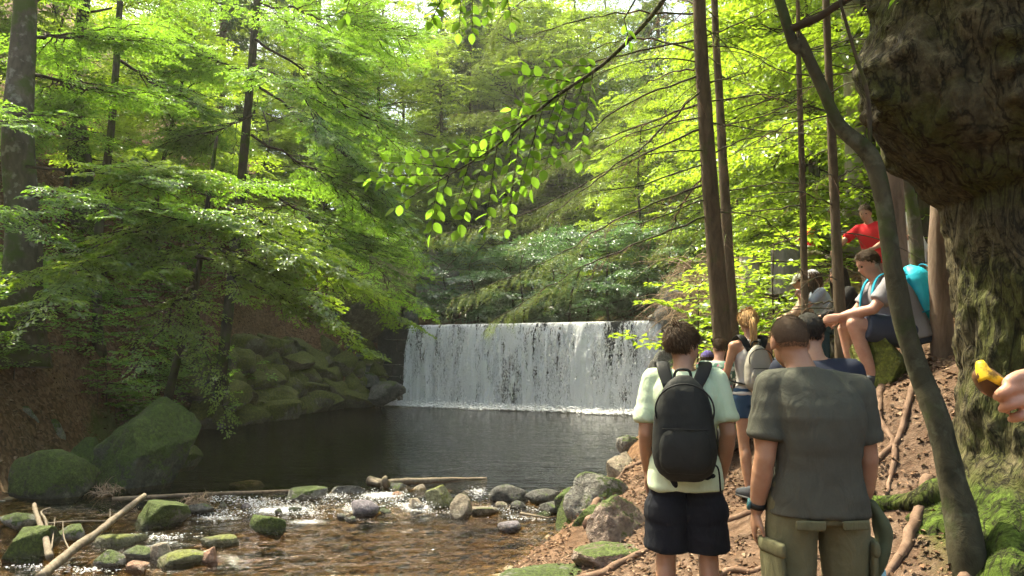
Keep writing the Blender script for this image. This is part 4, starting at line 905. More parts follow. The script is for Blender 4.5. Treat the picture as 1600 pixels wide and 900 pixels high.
def build_old_beech():
    c = np.array([3.86, 5.05]); z0 = gz(3.3, 4.8)-.5; root = empty('old_beech_tree', (c[0], c[1], z0))
    tag(root, 'huge gnarled old beech with burls and a mossy foot at the right edge', 'tree')
    zs = np.r_[np.linspace(z0, 5.0, 190), np.linspace(5.1, 9, 14)]; na = 190; th = np.linspace(0, 2*math.pi, na, endpoint=False)
    lx_z = [z0-.1, .53, .75, .93, 1.1, 1.36, 1.8, 2.67, 3.08, 3.14, 3.3, 3.36, 3.53, 3.97, 4.2, 4.4, 5.2, 9]
    lx_r = [1.75, 1.58, 1.38, 1.2, .96, .74, .68, .66, .70, .84, .98, 1.10, 1.22, 1.28, 1.24, 1.26, 1.1, .75]
    Z, TH = np.meshgrid(zs, th, indexing='ij'); rl = np.interp(Z, lx_z, lx_r); base = np.interp(Z, [z0, .5, 1.2, 2, 5, 9], [1.2, 1.0, .74, .68, .86, .62])
    dth = np.abs((TH-math.pi*1.06+math.pi) % (2*math.pi)-math.pi); w = np.exp(-(dth/.95)**2)
    r = base+(rl-base)*w
    lob = np.clip((1.25-Z)/.9, 0, 1)**1.5; r = r*(1+lob*(.16*np.sin(TH*5+.6)+.10*np.sin(TH*8+2)))
    P = np.stack([np.cos(TH)*1.0, np.sin(TH)*1.0, Z*.9], -1)
    up = np.clip((Z-2.95)/.5, 0, 1)*np.clip((6-Z)/1, 0, 1)
    n1 = fbm(P*2.0, 4, 5); ridg = 1-np.abs(fbm(P*np.array([2.6, 2.6, 1.2]), 4, 7))*2
    wart = np.maximum(0, fbm(P*5.5, 3, 17))**1.2
    r = r+.13*n1*(.5+up)+.09*(ridg-.5)*(.6+.6*up)+up*(.35+.65*w)*.30*wart+.035*fbm(P*9, 3, 23)+.035*(1-2*np.abs(fbm(P*np.array([13, 13, 3.5]), 3, 29)))
    # a long dark cleft up the shaded side
    cl = np.exp(-(((TH-4.05-.12*np.sin(Z*2))+math.pi) % (2*math.pi)-math.pi)**2/.012)*np.clip((3.9-Z)/.6, 0, 1)*np.clip((Z-.9)/.4, 0, 1); r = r-.16*cl
    cx = np.interp(Z, [0, 5, 9], [0, 0, .5])
    V = np.stack([cx+r*np.cos(TH), r*np.sin(TH), Z-z0], -1); m = len(zs)
    i = np.arange(m-1)[:, None]*na; j = np.arange(na)[None]; j2 = (j+1) % na
    mb = MB(); mb.add(V, None, np.stack([i+j, i+j2, i+na+j2, i+na+j], -1).reshape(-1, 4)); mb.build('trunk', [M_bark_old], root)
    b = npv(root.location); rng = np.random.default_rng(4)
    # roots running down the slope
    for pts, r0 in (([(3.1, 4.6, 1.0), (2.85, 4.3, .72), (2.6, 4.05, .55), (2.3, 3.9, .42)], .16), ([(3.2, 4.2, .95), (3.0, 3.8, .75), (2.8, 3.4, .55)], .15), ([(3.0, 5.0, 1.15), (2.75, 5.1, .95), (2.5, 5.3, .72), (2.25, 5.35, .6)], .10),
                    ([(3.9, 4.2, 1.3), (3.75, 3.75, 1.1), (3.4, 3.35, .8), (3.1, 3.0, .6)], .2)):
        mr = MB(); P = spline(pts, 16); P[:, 2] = np.array([gz(x, y) for x, y, z in P])+np.linspace(r0*.35, -r0*.35, 16); tube(mr, P-b, np.linspace(r0, r0*.3, 16), 12, 0, .5, True, .5, 3); mr.build('root', [M_bark_old], root)
    # bough that comes down from above, with big leaves one can tell apart
    mbt = MB(); main = spline([(3.0, 5.0, 7.2), (2.2, 4.9, 6.3), W(1065, -40, 5), W(960, 85, 5), W(862, 156, 5), W(770, 232, 5.05), W(655, 300, 5.15)], 46); tube(mbt, main-b, np.r_[np.linspace(.05, .018, 16), np.linspace(.017, .003, 30)], 7, 0, .5, True, .08, 2)
    T = np.gradient(main, axis=0); T /= np.linalg.norm(T, axis=1)[:, None]; cnt = 0; side = 1
    def twig(p, d, ln):
        nonlocal cnt
        q = p+d*ln+np.array([0, 0, -.22*ln*ln-.04*ln]); tube(mbt, np.stack([p, (p+q)/2+np.array([0, 0, .02*ln]), q])-b, [.004, .003, .0015], 4); k = max(3, int(ln/.038)); s = 1
        for i in range(1, k+1):
            c_ = p+(q-p)*(i/k); s = -s; an = s*math.radians(rng.uniform(30, 70))*(1 if i < k else .1); dd = np.array([d[0]*math.cos(an)-d[2]*math.sin(an), d[1]*.4+rng.normal(0, .25), d[0]*math.sin(an)+d[2]*math.cos(an)-rng.uniform(0, .25)]); hang_leaf(root, c_-b, dd, rng); cnt += 1
    for k, t in enumerate(np.linspace(.54, .985, 27)):
        i = int(t*45); side = -side; d = T[i]*.8+np.array([-T[i][2], 0, T[i][0]])*side*rng.uniform(.45, 1.0)+np.array([0, rng.uniform(-.5, .5), -.1]); d /= np.linalg.norm(d)
        twig(main[i], d, rng.uniform(.25, .55)*(1.15-.5*abs(t-.8)))
    twig(main[-1], T[-1], .2)
    for (a, b_, d0, ln, n_) in ((722, -25, 4.6, .35, 2), (770, -30, 4.6, .3, 2), (700, -35, 4.6, .3, 1), (690, 0, 4.6, .2, 1), (975, 30, 4.9, .16, 1), (550, -14, 4.7, .2, 1)):
        for q in range(n_):
            twig(npv(W(a+q*16, b_, d0+.1*q)), np.array([rng.uniform(-.5, .3), rng.uniform(-.3, .3), -.8]), ln)
        tube(mbt, bez(W(a, b_, d0), W(a+60, b_-120, d0), W(a+260, b_-260, d0+.3), 8)-b, np.linspace(.005, .02, 8), 5)
    # unseen rest of the crown; limbs added overhead to shade people and trunk
    lv = Leaves()
    for e in ((-2.6, 2.2, 6.0), (-1.2, .8, 5.6), (-3.4, 4.6, 7.4), (-.4, 3.6, 6.4), (1.0, 1.4, 6.8), (-2.0, 6.4, 8.6), (.8, 5.2, 8.4), (2.4, 3.6, 7.0), (1.6, 4.6, 7.2), (.4, 6.4, 7.6), (2.0, 6.6, 7.6), (5.8, 2.8, 8), (6.4, 6, 8.6), (3.6, 8.2, 9.2)):
        s = np.array([3.9, 5.0, rng.uniform(7.4, 8.8)]); e = (e[0], e[1], e[2]+1.6)
        leafy_limb(lv, mbt, s-b, npv(e)-b, rng, .09, .08, 1.7, 30, FAR, .3, 0, 1, .3, .1, 1.0, False)
    tag(mbt.build('limbs', [M_bark_old], root), kind='stuff'); mb = MB(); lv.flush(mb); tag(mb.build('crown', [M_leaf], root, smooth=False), kind='stuff')
build_old_beech()

def stem(name, label, pts, wpx, mat, n=40, seed=0, sides=12, wob=.1, cat='tree', extend=None, flare=1.0, group=None):
    """tree stem through pixel points (px,py,d) with widths in pixels; foot sunk into the ground; extend continues it above the picture"""
    Wp = [npv(W(*p)) for p in pts]; ws = [w*p[2]/FPX/2 for w, p in zip(wpx, pts)]
    foot = Wp[0].copy(); g = gz(foot[0], foot[1])-.12
    if g < foot[2]-.02: Wp.insert(0, np.array([foot[0]+(foot[0]-Wp[1][0])*.1, foot[1], g])); ws.insert(0, ws[0]*1.12)
    if extend: Wp.append(Wp[-1]+np.array(extend)); ws.append(ws[-1]*.55)
    P = spline(Wp, n); R = np.interp(np.linspace(0, len(ws)-1, n), np.arange(len(ws)), ws)
    root = empty(name, P[0]); tag(root, label, cat, group); b = npv(root.location)
    trunk_mesh('trunk', P-b, R, mat, sides, wob, seed, flare).build('trunk', [mat], root)
    return root, P, R
def top_crown(root, P, seed, leaf=M_leaf_sun, n=7, R=2.2, lib=FAR):
    """foliage high on the stem, above what the picture shows"""
    rng = np.random.default_rng(seed); lv = Leaves(); mbt = MB(); b = npv(root.location)
    for k in range(n):
        i = len(P)-1-int(len(P)*.10*(k+.5)/n); az = k*2.4; e = P[i]+np.array([math.cos(az)*R, math.sin(az)*R, .6])*rng.uniform(.6, 1.1)
        leafy_limb(lv, mbt, P[i]-b, e-b, rng, .03, .05, 1.1, 10, lib, .2, 0, 0, .3, .1, 1, False)
    finish_tree(root, lv, mbt, leaf, M_twig)
r_, P_, _x = stem('sapling_tree', 'slender crooked tree curving across in front of the seated hikers', [(1512, 868, 4.45), (1492, 770, 4.5), (1466, 662, 4.55), (1438, 585, 4.6), (1414, 510, 4.62), (1396, 420, 4.64), (1381, 320, 4.66), (1360, 244, 4.68), (1312, 196, 4.7), (1282, 132, 4.7), (1250, 62, 4.72), (1214, -14, 4.75)],
    [52, 41, 36, 33, 31, 29, 27, 28, 20, 19, 18, 16], mat_bark('smooth_green_bark', (.03, .029, .017), (.078, .07, .042), (9, 9, 6), .3, .7, .02, (.035, .055, .012), lich=(.105, .105, .07)), 90, 31, 18, .22, extend=(-.8, .3, 4.2))
top_crown(r_, P_, 32, M_leaf, 6, 1.6)
mb = MB(); tube(mb, spline([W(1360, 246, 4.68), W(1356, 150, 4.6), W(1338, 90, 4.55), (W(1312, 0, 4.5)), W(1300, -60, 4.5)], 20)-npv(r_.location), np.linspace(.016, .008, 20), 6, 0, .5, True, .1, 1); mb.build('side_branch', [M_bark_dark], r_)
STEMS = [
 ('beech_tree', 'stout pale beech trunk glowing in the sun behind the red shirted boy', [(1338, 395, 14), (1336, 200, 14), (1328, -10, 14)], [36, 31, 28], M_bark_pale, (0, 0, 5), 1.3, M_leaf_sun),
 ('spruce_tree', 'reddish brown trunk right of the crooked tree, just behind the seated hiker', [(1402, 430, 8.2), (1398, 330, 8.2), (1385, 120, 8.2), (1380, -20, 8.2)], [32, 30, 27, 25], M_bark_red, (0, 0, 3), 1.3, None),
 ('beech_tree', 'thin leaning grey trunk in front of the hiker in white', [(1436, 440, 8.8), (1428, 340, 8.8), (1410, 250, 8.8), (1385, 60, 8.8), (1378, -20, 8.8)], [22, 19, 17, 15, 14], M_bark_beech, (-.2, 0, 3), 1.2, M_leaf_sun),
 ('spruce_tree', 'sunlit scaly trunk standing close against the huge old beech', [(1480, 700, 6.3), (1472, 520, 6.3), (1466, 400, 6.3), (1470, 290, 6.3), (1470, 80, 6.3), (1468, -40, 6.3)], [36, 33, 30, 27, 25, 24], M_bark_red, (0, 0, 4), 1.2, None),
]
for k, (nm, lab, pts, ws, mt, ext, fl, lf) in enumerate(STEMS):
    r_, P_, _x = stem(nm, lab, pts, ws, mt, 36, 60+k, 14, .12, extend=ext, flare=fl)
    if lf: top_crown(r_, P_, 70+k, lf)

# --- spruces with bare lower branches; the nearest sweeps its drooping boughs over the pool
def needle_twig(lv, p, d, ln, rng, n_len=.026, gap=.0085, tint=.5):
    """one hanging twig set with needles"""
    k = max(4, int(ln/gap)); t = np.linspace(.02, 1, k)[:, None]; d = d/np.linalg.norm(d); q = p+d*ln*t+np.array([0, 0, -.25*ln])*t*t
    s = np.cross(d, [0, 0, 1.]); s /= np.linalg.norm(s)+1e-6; sg = np.where(np.arange(k) % 2, 1, -1)[:, None]
    a = d*.75+s*sg*rng.uniform(.5, 1, (k, 1))+rng.normal(0, .3, (k, 3)); lv.put(q, a, rng.normal(0, 1, (k, 3)), n_len*rng.uniform(.8, 1.3, k)*(1.1-.4*t[:, 0]), np.clip(tint+rng.normal(0, .12, k), 0, 1))
    return q[-1]
def spruce_bough(lv, mbt, mbd, P, rng, live=(.35, 1.0), r0=.014, dens=32, tl=.42, tint=.5, dead=True):
    L = np.sum(np.linalg.norm(np.diff(P, axis=0), axis=1)); tube(mbt, P, np.linspace(r0, .003, len(P)), 5, 0, .5, False)
    T = np.gradient(P, axis=0); T /= np.linalg.norm(T, axis=1)[:, None]; n = int(L*dens); sg = 1
    for k in range(n):
        t = (k+rng.random())/n; i = min(int(t*(len(P)-1)), len(P)-2); f = t*(len(P)-1)-i; c = P[i]*(1-f)+P[i+1]*f; sg = -sg
        s = np.cross(T[i], [0, 0, 1.]); s /= np.linalg.norm(s)+1e-6; d = T[i]*rng.uniform(.3, .8)+s*sg*rng.uniform(.2, .8)+np.array([0, 0, -1])*rng.uniform(.2, 1.0)
        ln = tl*rng.uniform(.5, 1.25)*(1.1-.6*t)
        if live[0] < t < live[1] and rng.random() < .92:
            e = needle_twig(lv, c, d, ln, rng, tint=tint+(.25 if t > .85 else 0)); 
            for q in range(4):
                u = rng.uniform(.15, .9); needle_twig(lv, c+d/np.linalg.norm(d)*ln*u, d+rng.normal(0, .55, 3), ln*rng.uniform(.35, .6), rng, tint=tint+.08)
        elif dead and rng.random() < .6:
            dd = d/np.linalg.norm(d); tube(mbd, np.stack([c, c+dd*ln*.5+rng.normal(0, .02, 3), c+dd*ln+np.array([0, 0, -.1*ln])]), [.0028, .002, .001], 3, 0, .5, False)
def spruce_front(label, pts, wpx, boughs, dead, seed, bark=M_bark_spruce, ext=(0, 0, 5), needles=M_needle_l, auto_dead=0, auto_top=0):
    rng = np.random.default_rng(seed); root, P, R = stem('spruce_tree', label, pts, wpx, bark, 40, seed, 12, .1, extend=ext, flare=1.25); b = npv(root.location)
    lv = Leaves(); mbt = MB(); mbd = MB()
    for bg in boughs:
        kw = dict(bg[1]) if len(bg) > 1 else {}; Q = spline([W(*q) for q in bg[0]], 22); Q[1:-1] += rng.normal(0, .012, (20, 3)); spruce_bough(lv, mbt, mbd, Q-b, rng, **kw)
    for bg in dead:
        Q = spline([W(*q) for q in bg], 14); Q[1:-1] += rng.normal(0, .01, (12, 3)); spruce_bough(lv, mbt, mbd, Q-b, rng, (2, 3), .011, 9, .4)
    for k in range(auto_dead):
        i = rng.integers(int(len(P)*.15), int(len(P)*.75)); az = rng.uniform(0, 6.28); L = rng.uniform(.5, 1.6); d = np.array([math.cos(az), math.sin(az), rng.uniform(-.25, .15)])
        spruce_bough(lv, mbt, mbd, bez(P[i], P[i]+d*L*.5+np.array([0, 0, .08*L]), P[i]+d*L+np.array([0, 0, -.25*L]), 10)-b, rng, (2, 3), .008, 7, .35)
    for k in range(auto_top):
        i = rng.integers(int(len(P)*.72), len(P)-1); az = rng.uniform(0, 6.28); L = rng.uniform(.8, 1.7); d = np.array([math.cos(az), math.sin(az), rng.uniform(-.2, .2)])
        spruce_bough(lv, mbt, mbd, bez(P[i], P[i]+d*L*.5+np.array([0, 0, .08*L]), P[i]+d*L+np.array([0, 0, -.3*L]), 10)-b, rng, (.2, 1), .01, 9, .3)
    if lv.b: mb = MB(); lv.flush(mb, 0, .16, 0.0); tag(mb.build('needles', [needles], root, smooth=False), kind='stuff')
    tag(mbt.build('boughs', [M_bark_dark], root), kind='stuff')
    if mbd.n: tag(mbd.build('dead_twigs', [M_dry], root), kind='stuff')
spruce_front('tall spruce with drooping boughs sweeping left over the pool', [(1142, 690, 8.5), (1132, 560, 8.5), (1116, 380, 8.5), (1102, 180, 8.5), (1092, -10, 8.5)], [34, 31, 27, 24, 21], [
    ([(1100, 113, 8.5), (975, 166, 8.4), (880, 243, 8.3), (770, 330, 8.2)], dict(live=(.35, 1))), ([(1096, 60, 8.5), (930, 98, 8.6), (800, 165, 8.8), (705, 180, 9)], dict(live=(.3, 1), tl=.4)),
    ([(1094, 20, 8.5), (960, 22, 8.7), (830, 55, 8.9), (735, 105, 9.1)], dict(live=(.3, 1), tl=.42)), ([(1104, 200, 8.5), (960, 262, 8.4), (830, 330, 8.4), (672, 372, 8.4)], dict(live=(.4, 1), tint=.62, tl=.36)),
    ([(1108, 285, 8.5), (960, 345, 8.6), (850, 410, 8.8), (705, 468, 9)], dict(live=(.45, 1), tint=.6)), ([(1112, 335, 8.5), (970, 390, 8.3), (870, 440, 8.2), (765, 505, 8.2)], dict(live=(.5, 1), tint=.6)),
    ([(1098, 140, 8.5), (1000, 230, 7.8), (905, 300, 7.4), (800, 385, 7.2)], dict(live=(.45, 1), tl=.3)), ([(1094, -20, 8.5), (940, -40, 8), (800, 10, 7.8), (760, 80, 7.8)], dict(live=(.3, 1), tl=.4)),
    ([(1096, 80, 8.5), (990, 60, 8.9), (900, 90, 9.4), (820, 150, 9.8)], dict(live=(.3, 1), tl=.4)), ([(1100, 160, 8.5), (950, 215, 9.2), (820, 260, 9.8), (720, 300, 10.2)], dict(live=(.35, 1), tl=.36)),
    ([(1108, 262, 8.5), (1060, 330, 9), (1040, 380, 9.6), (1020, 400, 10)], dict(live=(.4, 1), tl=.3)), ([(1094, 10, 8.5), (1020, -20, 9.5), (950, 0, 10.5)], dict(live=(.3, 1))),
    ([(1098, 100, 8.5), (1010, 130, 9.3), (940, 190, 10)], dict(live=(.3, 1), tl=.4))],
    [[(1106, 255, 8.5), (1000, 290, 8.3), (912, 306, 8.1), (843, 387, 8)], [(1110, 310, 8.5), (1005, 347, 8.3), (940, 350, 8.2)], [(1104, 180, 8.5), (985, 210, 8.1), (890, 270, 7.9)], [(1108, 235, 8.5), (1020, 240, 8.2), (955, 262, 8)],
     [(1108, 240, 8.5), (1180, 215, 8.4), (1240, 225, 8.3)], [(1102, 130, 8.5), (1170, 110, 8.4), (1235, 60, 8.2)], [(1112, 330, 8.5), (1190, 340, 8.3), (1245, 390, 8.2)], [(1104, 160, 8.5), (1190, 150, 8.7), (1290, 175, 8.9)], [(1098, 60, 8.5), (1190, 20, 8.3), (1250, 0, 8.2)],
     [(1112, 300, 8.5), (1040, 330, 8.9), (990, 360, 9.2)], [(1104, 190, 8.5), (1200, 205, 8.3), (1310, 210, 8.2)]], 81, auto_top=6)
spruce_front('slim spruce stem close behind the tall drooping spruce', [(1152, 640, 10.2), (1138, 400, 10.2), (1124, 150, 10.2), (1116, -10, 10.2)], [22, 17, 13, 11], [], [[(1130, 300, 10.2), (1230, 285, 10), (1330, 300, 9.8)], [(1126, 200, 10.2), (1220, 170, 10), (1300, 110, 9.8)], [(1122, 120, 10.2), (1180, 130, 10.6)]], 82, auto_dead=10, auto_top=5)
spruce_front('thinnest spruce pole, standing beside the pale capped hiker', [(1258, 520, 9.4), (1254, 300, 9.4), (1248, 95, 9.4), (1246, -20, 9.4)], [12, 10, 8, 6], [], [[(1254, 320, 9.4), (1180, 330, 9.2), (1110, 325, 9)], [(1252, 250, 9.4), (1340, 215, 9.2)], [(1250, 170, 9.4), (1190, 190, 9.2), (1150, 240, 9)]], 83, M_bark_spruce, (0, 0, 2.5), auto_dead=10, auto_top=4)
spruce_front('thin straight spruce pole between the white capped and dark haired hikers', [(1316, 560, 7.9), (1308, 400, 7.9), (1298, 180, 7.9), (1290, -10, 7.9)], [20, 16, 13, 11], [], [[(1302, 280, 7.9), (1360, 250, 7.7)], [(1304, 320, 7.9), (1240, 300, 7.7), (1150, 310, 7.5)], [(1298, 180, 7.9), (1220, 200, 7.7), (1130, 250, 7.6)], [(1300, 120, 7.9), (1220, 110, 8), (1130, 60, 8.2)], [(1306, 470, 7.9), (1230, 480, 8.2)]], 84, auto_dead=10, auto_top=4)
# ---------------------------------------------------------------- people
def A3(*v): return np.array(v, float)
def unit(v): v = np.asarray(v, float); return v/(np.linalg.norm(v)+1e-9)
def loft(mb, Cn, LAT, FWD, HW, HD, n=20, p=2.3):
    """closed skin through superellipse sections"""
    a = np.arange(n)/n*2*math.pi; ca, sa = np.cos(a), np.sin(a); ex = np.sign(ca)*np.abs(ca)**(2/p); ey = np.sign(sa)*np.abs(sa)**(2/p); V = []
    for c, l, f, w, d in zip(Cn, LAT, FWD, HW, HD): V.append(np.asarray(c)+ex[:, None]*w*np.asarray(l)+ey[:, None]*d*np.asarray(f))
    m = len(V); V = np.concatenate(V); i = np.arange(m-1)[:, None]*n; j = np.arange(n)[None]; j2 = (j+1) % n
    Q = np.stack([i+j, i+j2, i+n+j2, i+n+j], -1).reshape(-1, 4); k = np.arange(n); k2 = (k+1) % n
    V = np.concatenate([V, [np.asarray(Cn[0], float), np.asarray(Cn[-1], float)]]); T = np.concatenate([np.stack([np.full(n, m*n), k2, k], -1), np.stack([np.full(n, m*n+1), (m-1)*n+k, (m-1)*n+k2], -1)])
    mb.add(V, T, Q)
def ball(mb, c, r, n=12, R=None):
    V, T = ICO[3]; V = V*np.asarray(r, float)
    if R is not None: V = V@R.T
    mb.add(V+np.asarray(c), T)
def limb(mb, pts, rad, n=12):
    """limb with rounded joints"""
    P = [A3(*p) for p in pts]
    for k in range(len(P)-1): tube(mb, np.stack([P[k], P[k]*.5+P[k+1]*.5, P[k+1]]), [rad[2*k], rad[2*k+1], rad[2*k+2]], n)
    for k in range(len(P)): ball(mb, P[k], rad[2*k])
def remesh(mb, name, vox, mat, parent, smooth=3, disp=None, fac=.5):
    me = mb.mesh('tmp', [mat]); o = bpy.data.objects.new('tmp', me); C.objects.link(o)
    m = o.modifiers.new('r', 'REMESH'); m.mode = 'VOXEL'; m.voxel_size = vox; m.use_smooth_shade = True
    if smooth: s = o.modifiers.new('s', 'SMOOTH'); s.factor = fac; s.iterations = smooth
    bpy.context.view_layer.update(); dg = bpy.context.evaluated_depsgraph_get()
    r = bpy.data.meshes.new_from_object(o.evaluated_get(dg)); r.name = name; bpy.data.objects.remove(o); bpy.data.meshes.remove(me)
    r.materials.clear(); r.materials.append(mat)
    if disp is not None:
        n = len(r.vertices); co = np.empty(n*3, np.float32); no = np.empty(n*3, np.float32); r.vertices.foreach_get('co', co); r.vertices.foreach_get('normal', no)
        co = co.reshape(-1, 3); no = no.reshape(-1, 3); co = co+no*disp(co.astype(float))[:, None]; r.vertices.foreach_set('co', co.astype(np.float32).ravel())
    r.polygons.foreach_set('use_smooth', np.ones(len(r.polygons), bool)); r.update(); return link(name, r, parent)
STAND = dict(pelvis=(0, 0, .95), waist=(0, .0, 1.08), chest=(0, -.01, 1.29), neck=(0, -.02, 1.46), head=(0, .02, 1.635), sL=(-.185, -.01, 1.42), sR=(.185, -.01, 1.42),
    eL=(-.245, -.03, 1.13), eR=(.245, -.03, 1.13), wL=(-.255, .05, .89), wR=(.255, .05, .89), hL=(-.09, 0, .91), hR=(.09, 0, .91), kL=(-.11, .015, .50), kR=(.11, .015, .50), aL=(-.12, -.03, .09), aR=(.12, -.03, .09))
SIT = dict(pelvis=(0, 0, .10), waist=(0, .03, .23), chest=(0, .09, .42), neck=(0, .14, .58), head=(0, .2, .745), sL=(-.185, .11, .54), sR=(.185, .11, .54),
    eL=(-.23, .27, .30), eR=(.23, .27, .30), wL=(-.07, .44, .24), wR=(.07, .44, .24), hL=(-.1, .02, .09), hR=(.1, .02, .09), kL=(-.14, .44, .12), kR=(.14, .44, .12), aL=(-.13, .42, -.31), aR=(.13, .42, -.31))
def hand_geo(mb, w, d, nrm, s=1.0, side=1, curl=.5, fr=.0085):
    """palm, four unequal bent fingers and a thumb leaving the side of the palm; d = direction, nrm = back of the hand, side = thumb side"""
    d = unit(d); nrm = unit(np.asarray(nrm)-d*np.dot(nrm, d)); lat = np.cross(d, nrm)*side; w = A3(*w)
    P = [w-d*.01*s, w+d*.03*s, w+d*.06*s, w+d*.088*s]; loft(mb, P, [lat]*4, [nrm]*4, [.027*s, .036*s, .041*s, .038*s], [.02*s, .017*s, .015*s, .012*s], 14, 2.4)
    for k, (o_, L) in enumerate(((.030, .070), (.0105, .080), (-.0105, .075), (-.031, .058))):
        p = w+d*(.084-.006*abs(k-1.2))*s+lat*o_*s; a = .25*curl; pts = [p-d*.02*s]; dd = d
        for q in range(3):
            dd = unit(d*math.cos(a)-nrm*math.sin(a)+lat*o_*1.2); pts.append(p); p = p+dd*L*s*(.45, .31, .26)[q]; a += curl*(.75, .95, .6)[q]
        pts.append(p); r = fr*s; tube(mb, np.array(pts), [r*1.1, r*1.08, r, r*.95, r*.75], 8); [ball(mb, x, r*.98) for x in pts[1:4]]; ball(mb, pts[-1], r*.78)
    p = w+d*.022*s+lat*.028*s-nrm*.006*s; t1 = unit(d*.7+lat*.75-nrm*.35); t2 = unit(d*.95+lat*.25-nrm*.35*(.5+curl))
    pts = [p-t1*.02*s, p+t1*.02*s, p+t1*.038*s, p+t1*.038*s+t2*.03*s, p+t1*.038*s+t2*.052*s]; tube(mb, np.array(pts), np.array([.014, .013, .011, .0098, .0075])*s, 8); [ball(mb, x, .0105*s) for x in pts[1:4]]; ball(mb, pts[-1], .0078*s)
def head_geo(mb, c, R, s=1.0):
    def b(o_, r, rot=None): ball(mb, A3(*c)+R@(A3(*o_)*s), A3(*r)*s, R=R if rot is None else R@rot)
    b((0, -.008, .028), (.077, .096, .088)); b((0, .03, -.035), (.058, .066, .075)); b((0, .052, -.088), (.03, .03, .025)); b((0, .035, -.055), (.056, .05, .05))
    b((0, .094, -.02), (.0125, .022, .014)); b((0, .088, .004), (.009, .012, .024)); b((0, .088, -.055), (.02, .010, .008)); b((0, .078, .032), (.045, .016, .012))
    for sx in (-1, 1): b((sx*.078, -.006, -.008), (.010, .020, .033)); b((sx*.03, .066, -.022), (.024, .022, .022)); 
def head_R(yaw, pitch, roll=0): return np.array(Matrix.Rotation(yaw, 3, 'Z') @ Matrix.Rotation(pitch, 3, 'X') @ Matrix.Rotation(roll, 3, 'Y'))
def hair_geo(c, R, s, style, rng):
    """hair shell plus separate locks that follow the skull"""
    mb = MB(); V, T = ICO[4]; D = V
    def scalp(D):
        fr = D[:, 1]; z = D[:, 2]
        if style['kind'] == 'buzz': return (z > -.62+np.clip(fr+.35, 0, 2)*1.25)
        return (z > style.get('nape', -.42)+np.clip(fr+.25, 0, 2)*style.get('rise', .85))
    base = A3(.077, .096, .088)+style.get('thick', .006); ctr = A3(0, -.008, .028); keep = scalp(D); inner = scalp(D-A3(0, 0, .16)); edge = np.where(inner, 1.0, .93); F = T[keep[T].all(1)]
    k = (1+style.get('lump', .03)*fbm(D*4, 3, 3))*edge; shell = (D*base*k[:, None]+ctr)*s; mb.add(np.asarray(c)+shell@R.T, F)
    n = style.get('n', 900); Q = unit_rows(rng.normal(size=(n*3, 3))); Q = Q[scalp(Q)][:n]; L = style.get('len', .035); nn = len(Q)
    root = Q*(base*1.0)+ctr; flow = np.stack([Q[:, 0]*.3, np.full(nn, style.get('fwd', -.2)), np.full(nn, -.6)], -1); flow = flow-Q*np.sum(flow*Q, 1)[:, None]; flow += rng.normal(0, style.get('mess', .35), (nn, 3)); flow = unit_rows(flow)
    l = L*rng.uniform(.6, 1.25, (nn, 1)); mid = root+flow*l*.5+Q*l*style.get('lift', .35); tip = root+flow*l+Q*l*style.get('lift', .35)*.5
    sd = np.cross(flow, Q); sd = unit_rows(sd)*style.get('w', .005)
    VV = np.stack([root-sd, root+sd, mid+sd*.8+Q*.001, mid-sd*.8+Q*.001, tip], 1).reshape(-1, 3)*s; o_ = 5*np.arange(nn)[:, None]
    TT = np.concatenate([o_+np.array([[0, 1, 2]]), o_+np.array([[0, 2, 3]]), o_+np.array([[3, 2, 4]])]); mb.add(np.asarray(c)+VV@R.T, TT, None, 0, np.repeat(rng.random(nn), 5)); return mb
def unit_rows(a): return a/(np.linalg.norm(a, axis=1)[:, None]+1e-9)
def mat_hair(name, c1, c2):
    m, nt, out = newmat(name); princ(nt, out, ramp(nt, tint_of(nt), [(0, c1), (1, c2)]), .65, None, .12); return m
SK = [mat_skin('skin_tanned', (.34, .19, .115)), mat_skin('skin_light', (.42, .25, .17)), mat_skin('skin_pink', (.46, .26, .19))]
HAIR_BROWN = mat_hair('hair_brown', (.022, .013, .007), (.075, .045, .022)); HAIR_DARK = mat_hair('hair_dark', (.012, .009, .007), (.035, .024, .017)); HAIR_BLOND = mat_hair('hair_blond', (.22, .12, .045), (.46, .29, .13))
M_sole = mat_plain('shoe_sole', (.04, .04, .04), .8); M_shoe = mat_plain('shoe_fabric', (.05, .055, .065), .8); M_shoe_w = mat_plain('shoe_white', (.55, .55, .53), .7)
M_eye = mat_plain('eye', (.02, .015, .012), .15, .6)
def folds(amp=.006, freq=(9, 9, 4), seed=1, slant=.5):
    def f(co):
        q = co.copy(); q[:, 0] += slant*co[:, 2]*.6; return amp*fbm(q*np.array(freq), 3, seed)+amp*.9*(1-2*np.abs(fbm(q*np.array(freq)*.55+5, 2, seed+3)))+amp*.9*(.5-np.abs(fbm(q*np.array([3.5, 3.5, 15.]), 2, seed+7)))
    return f
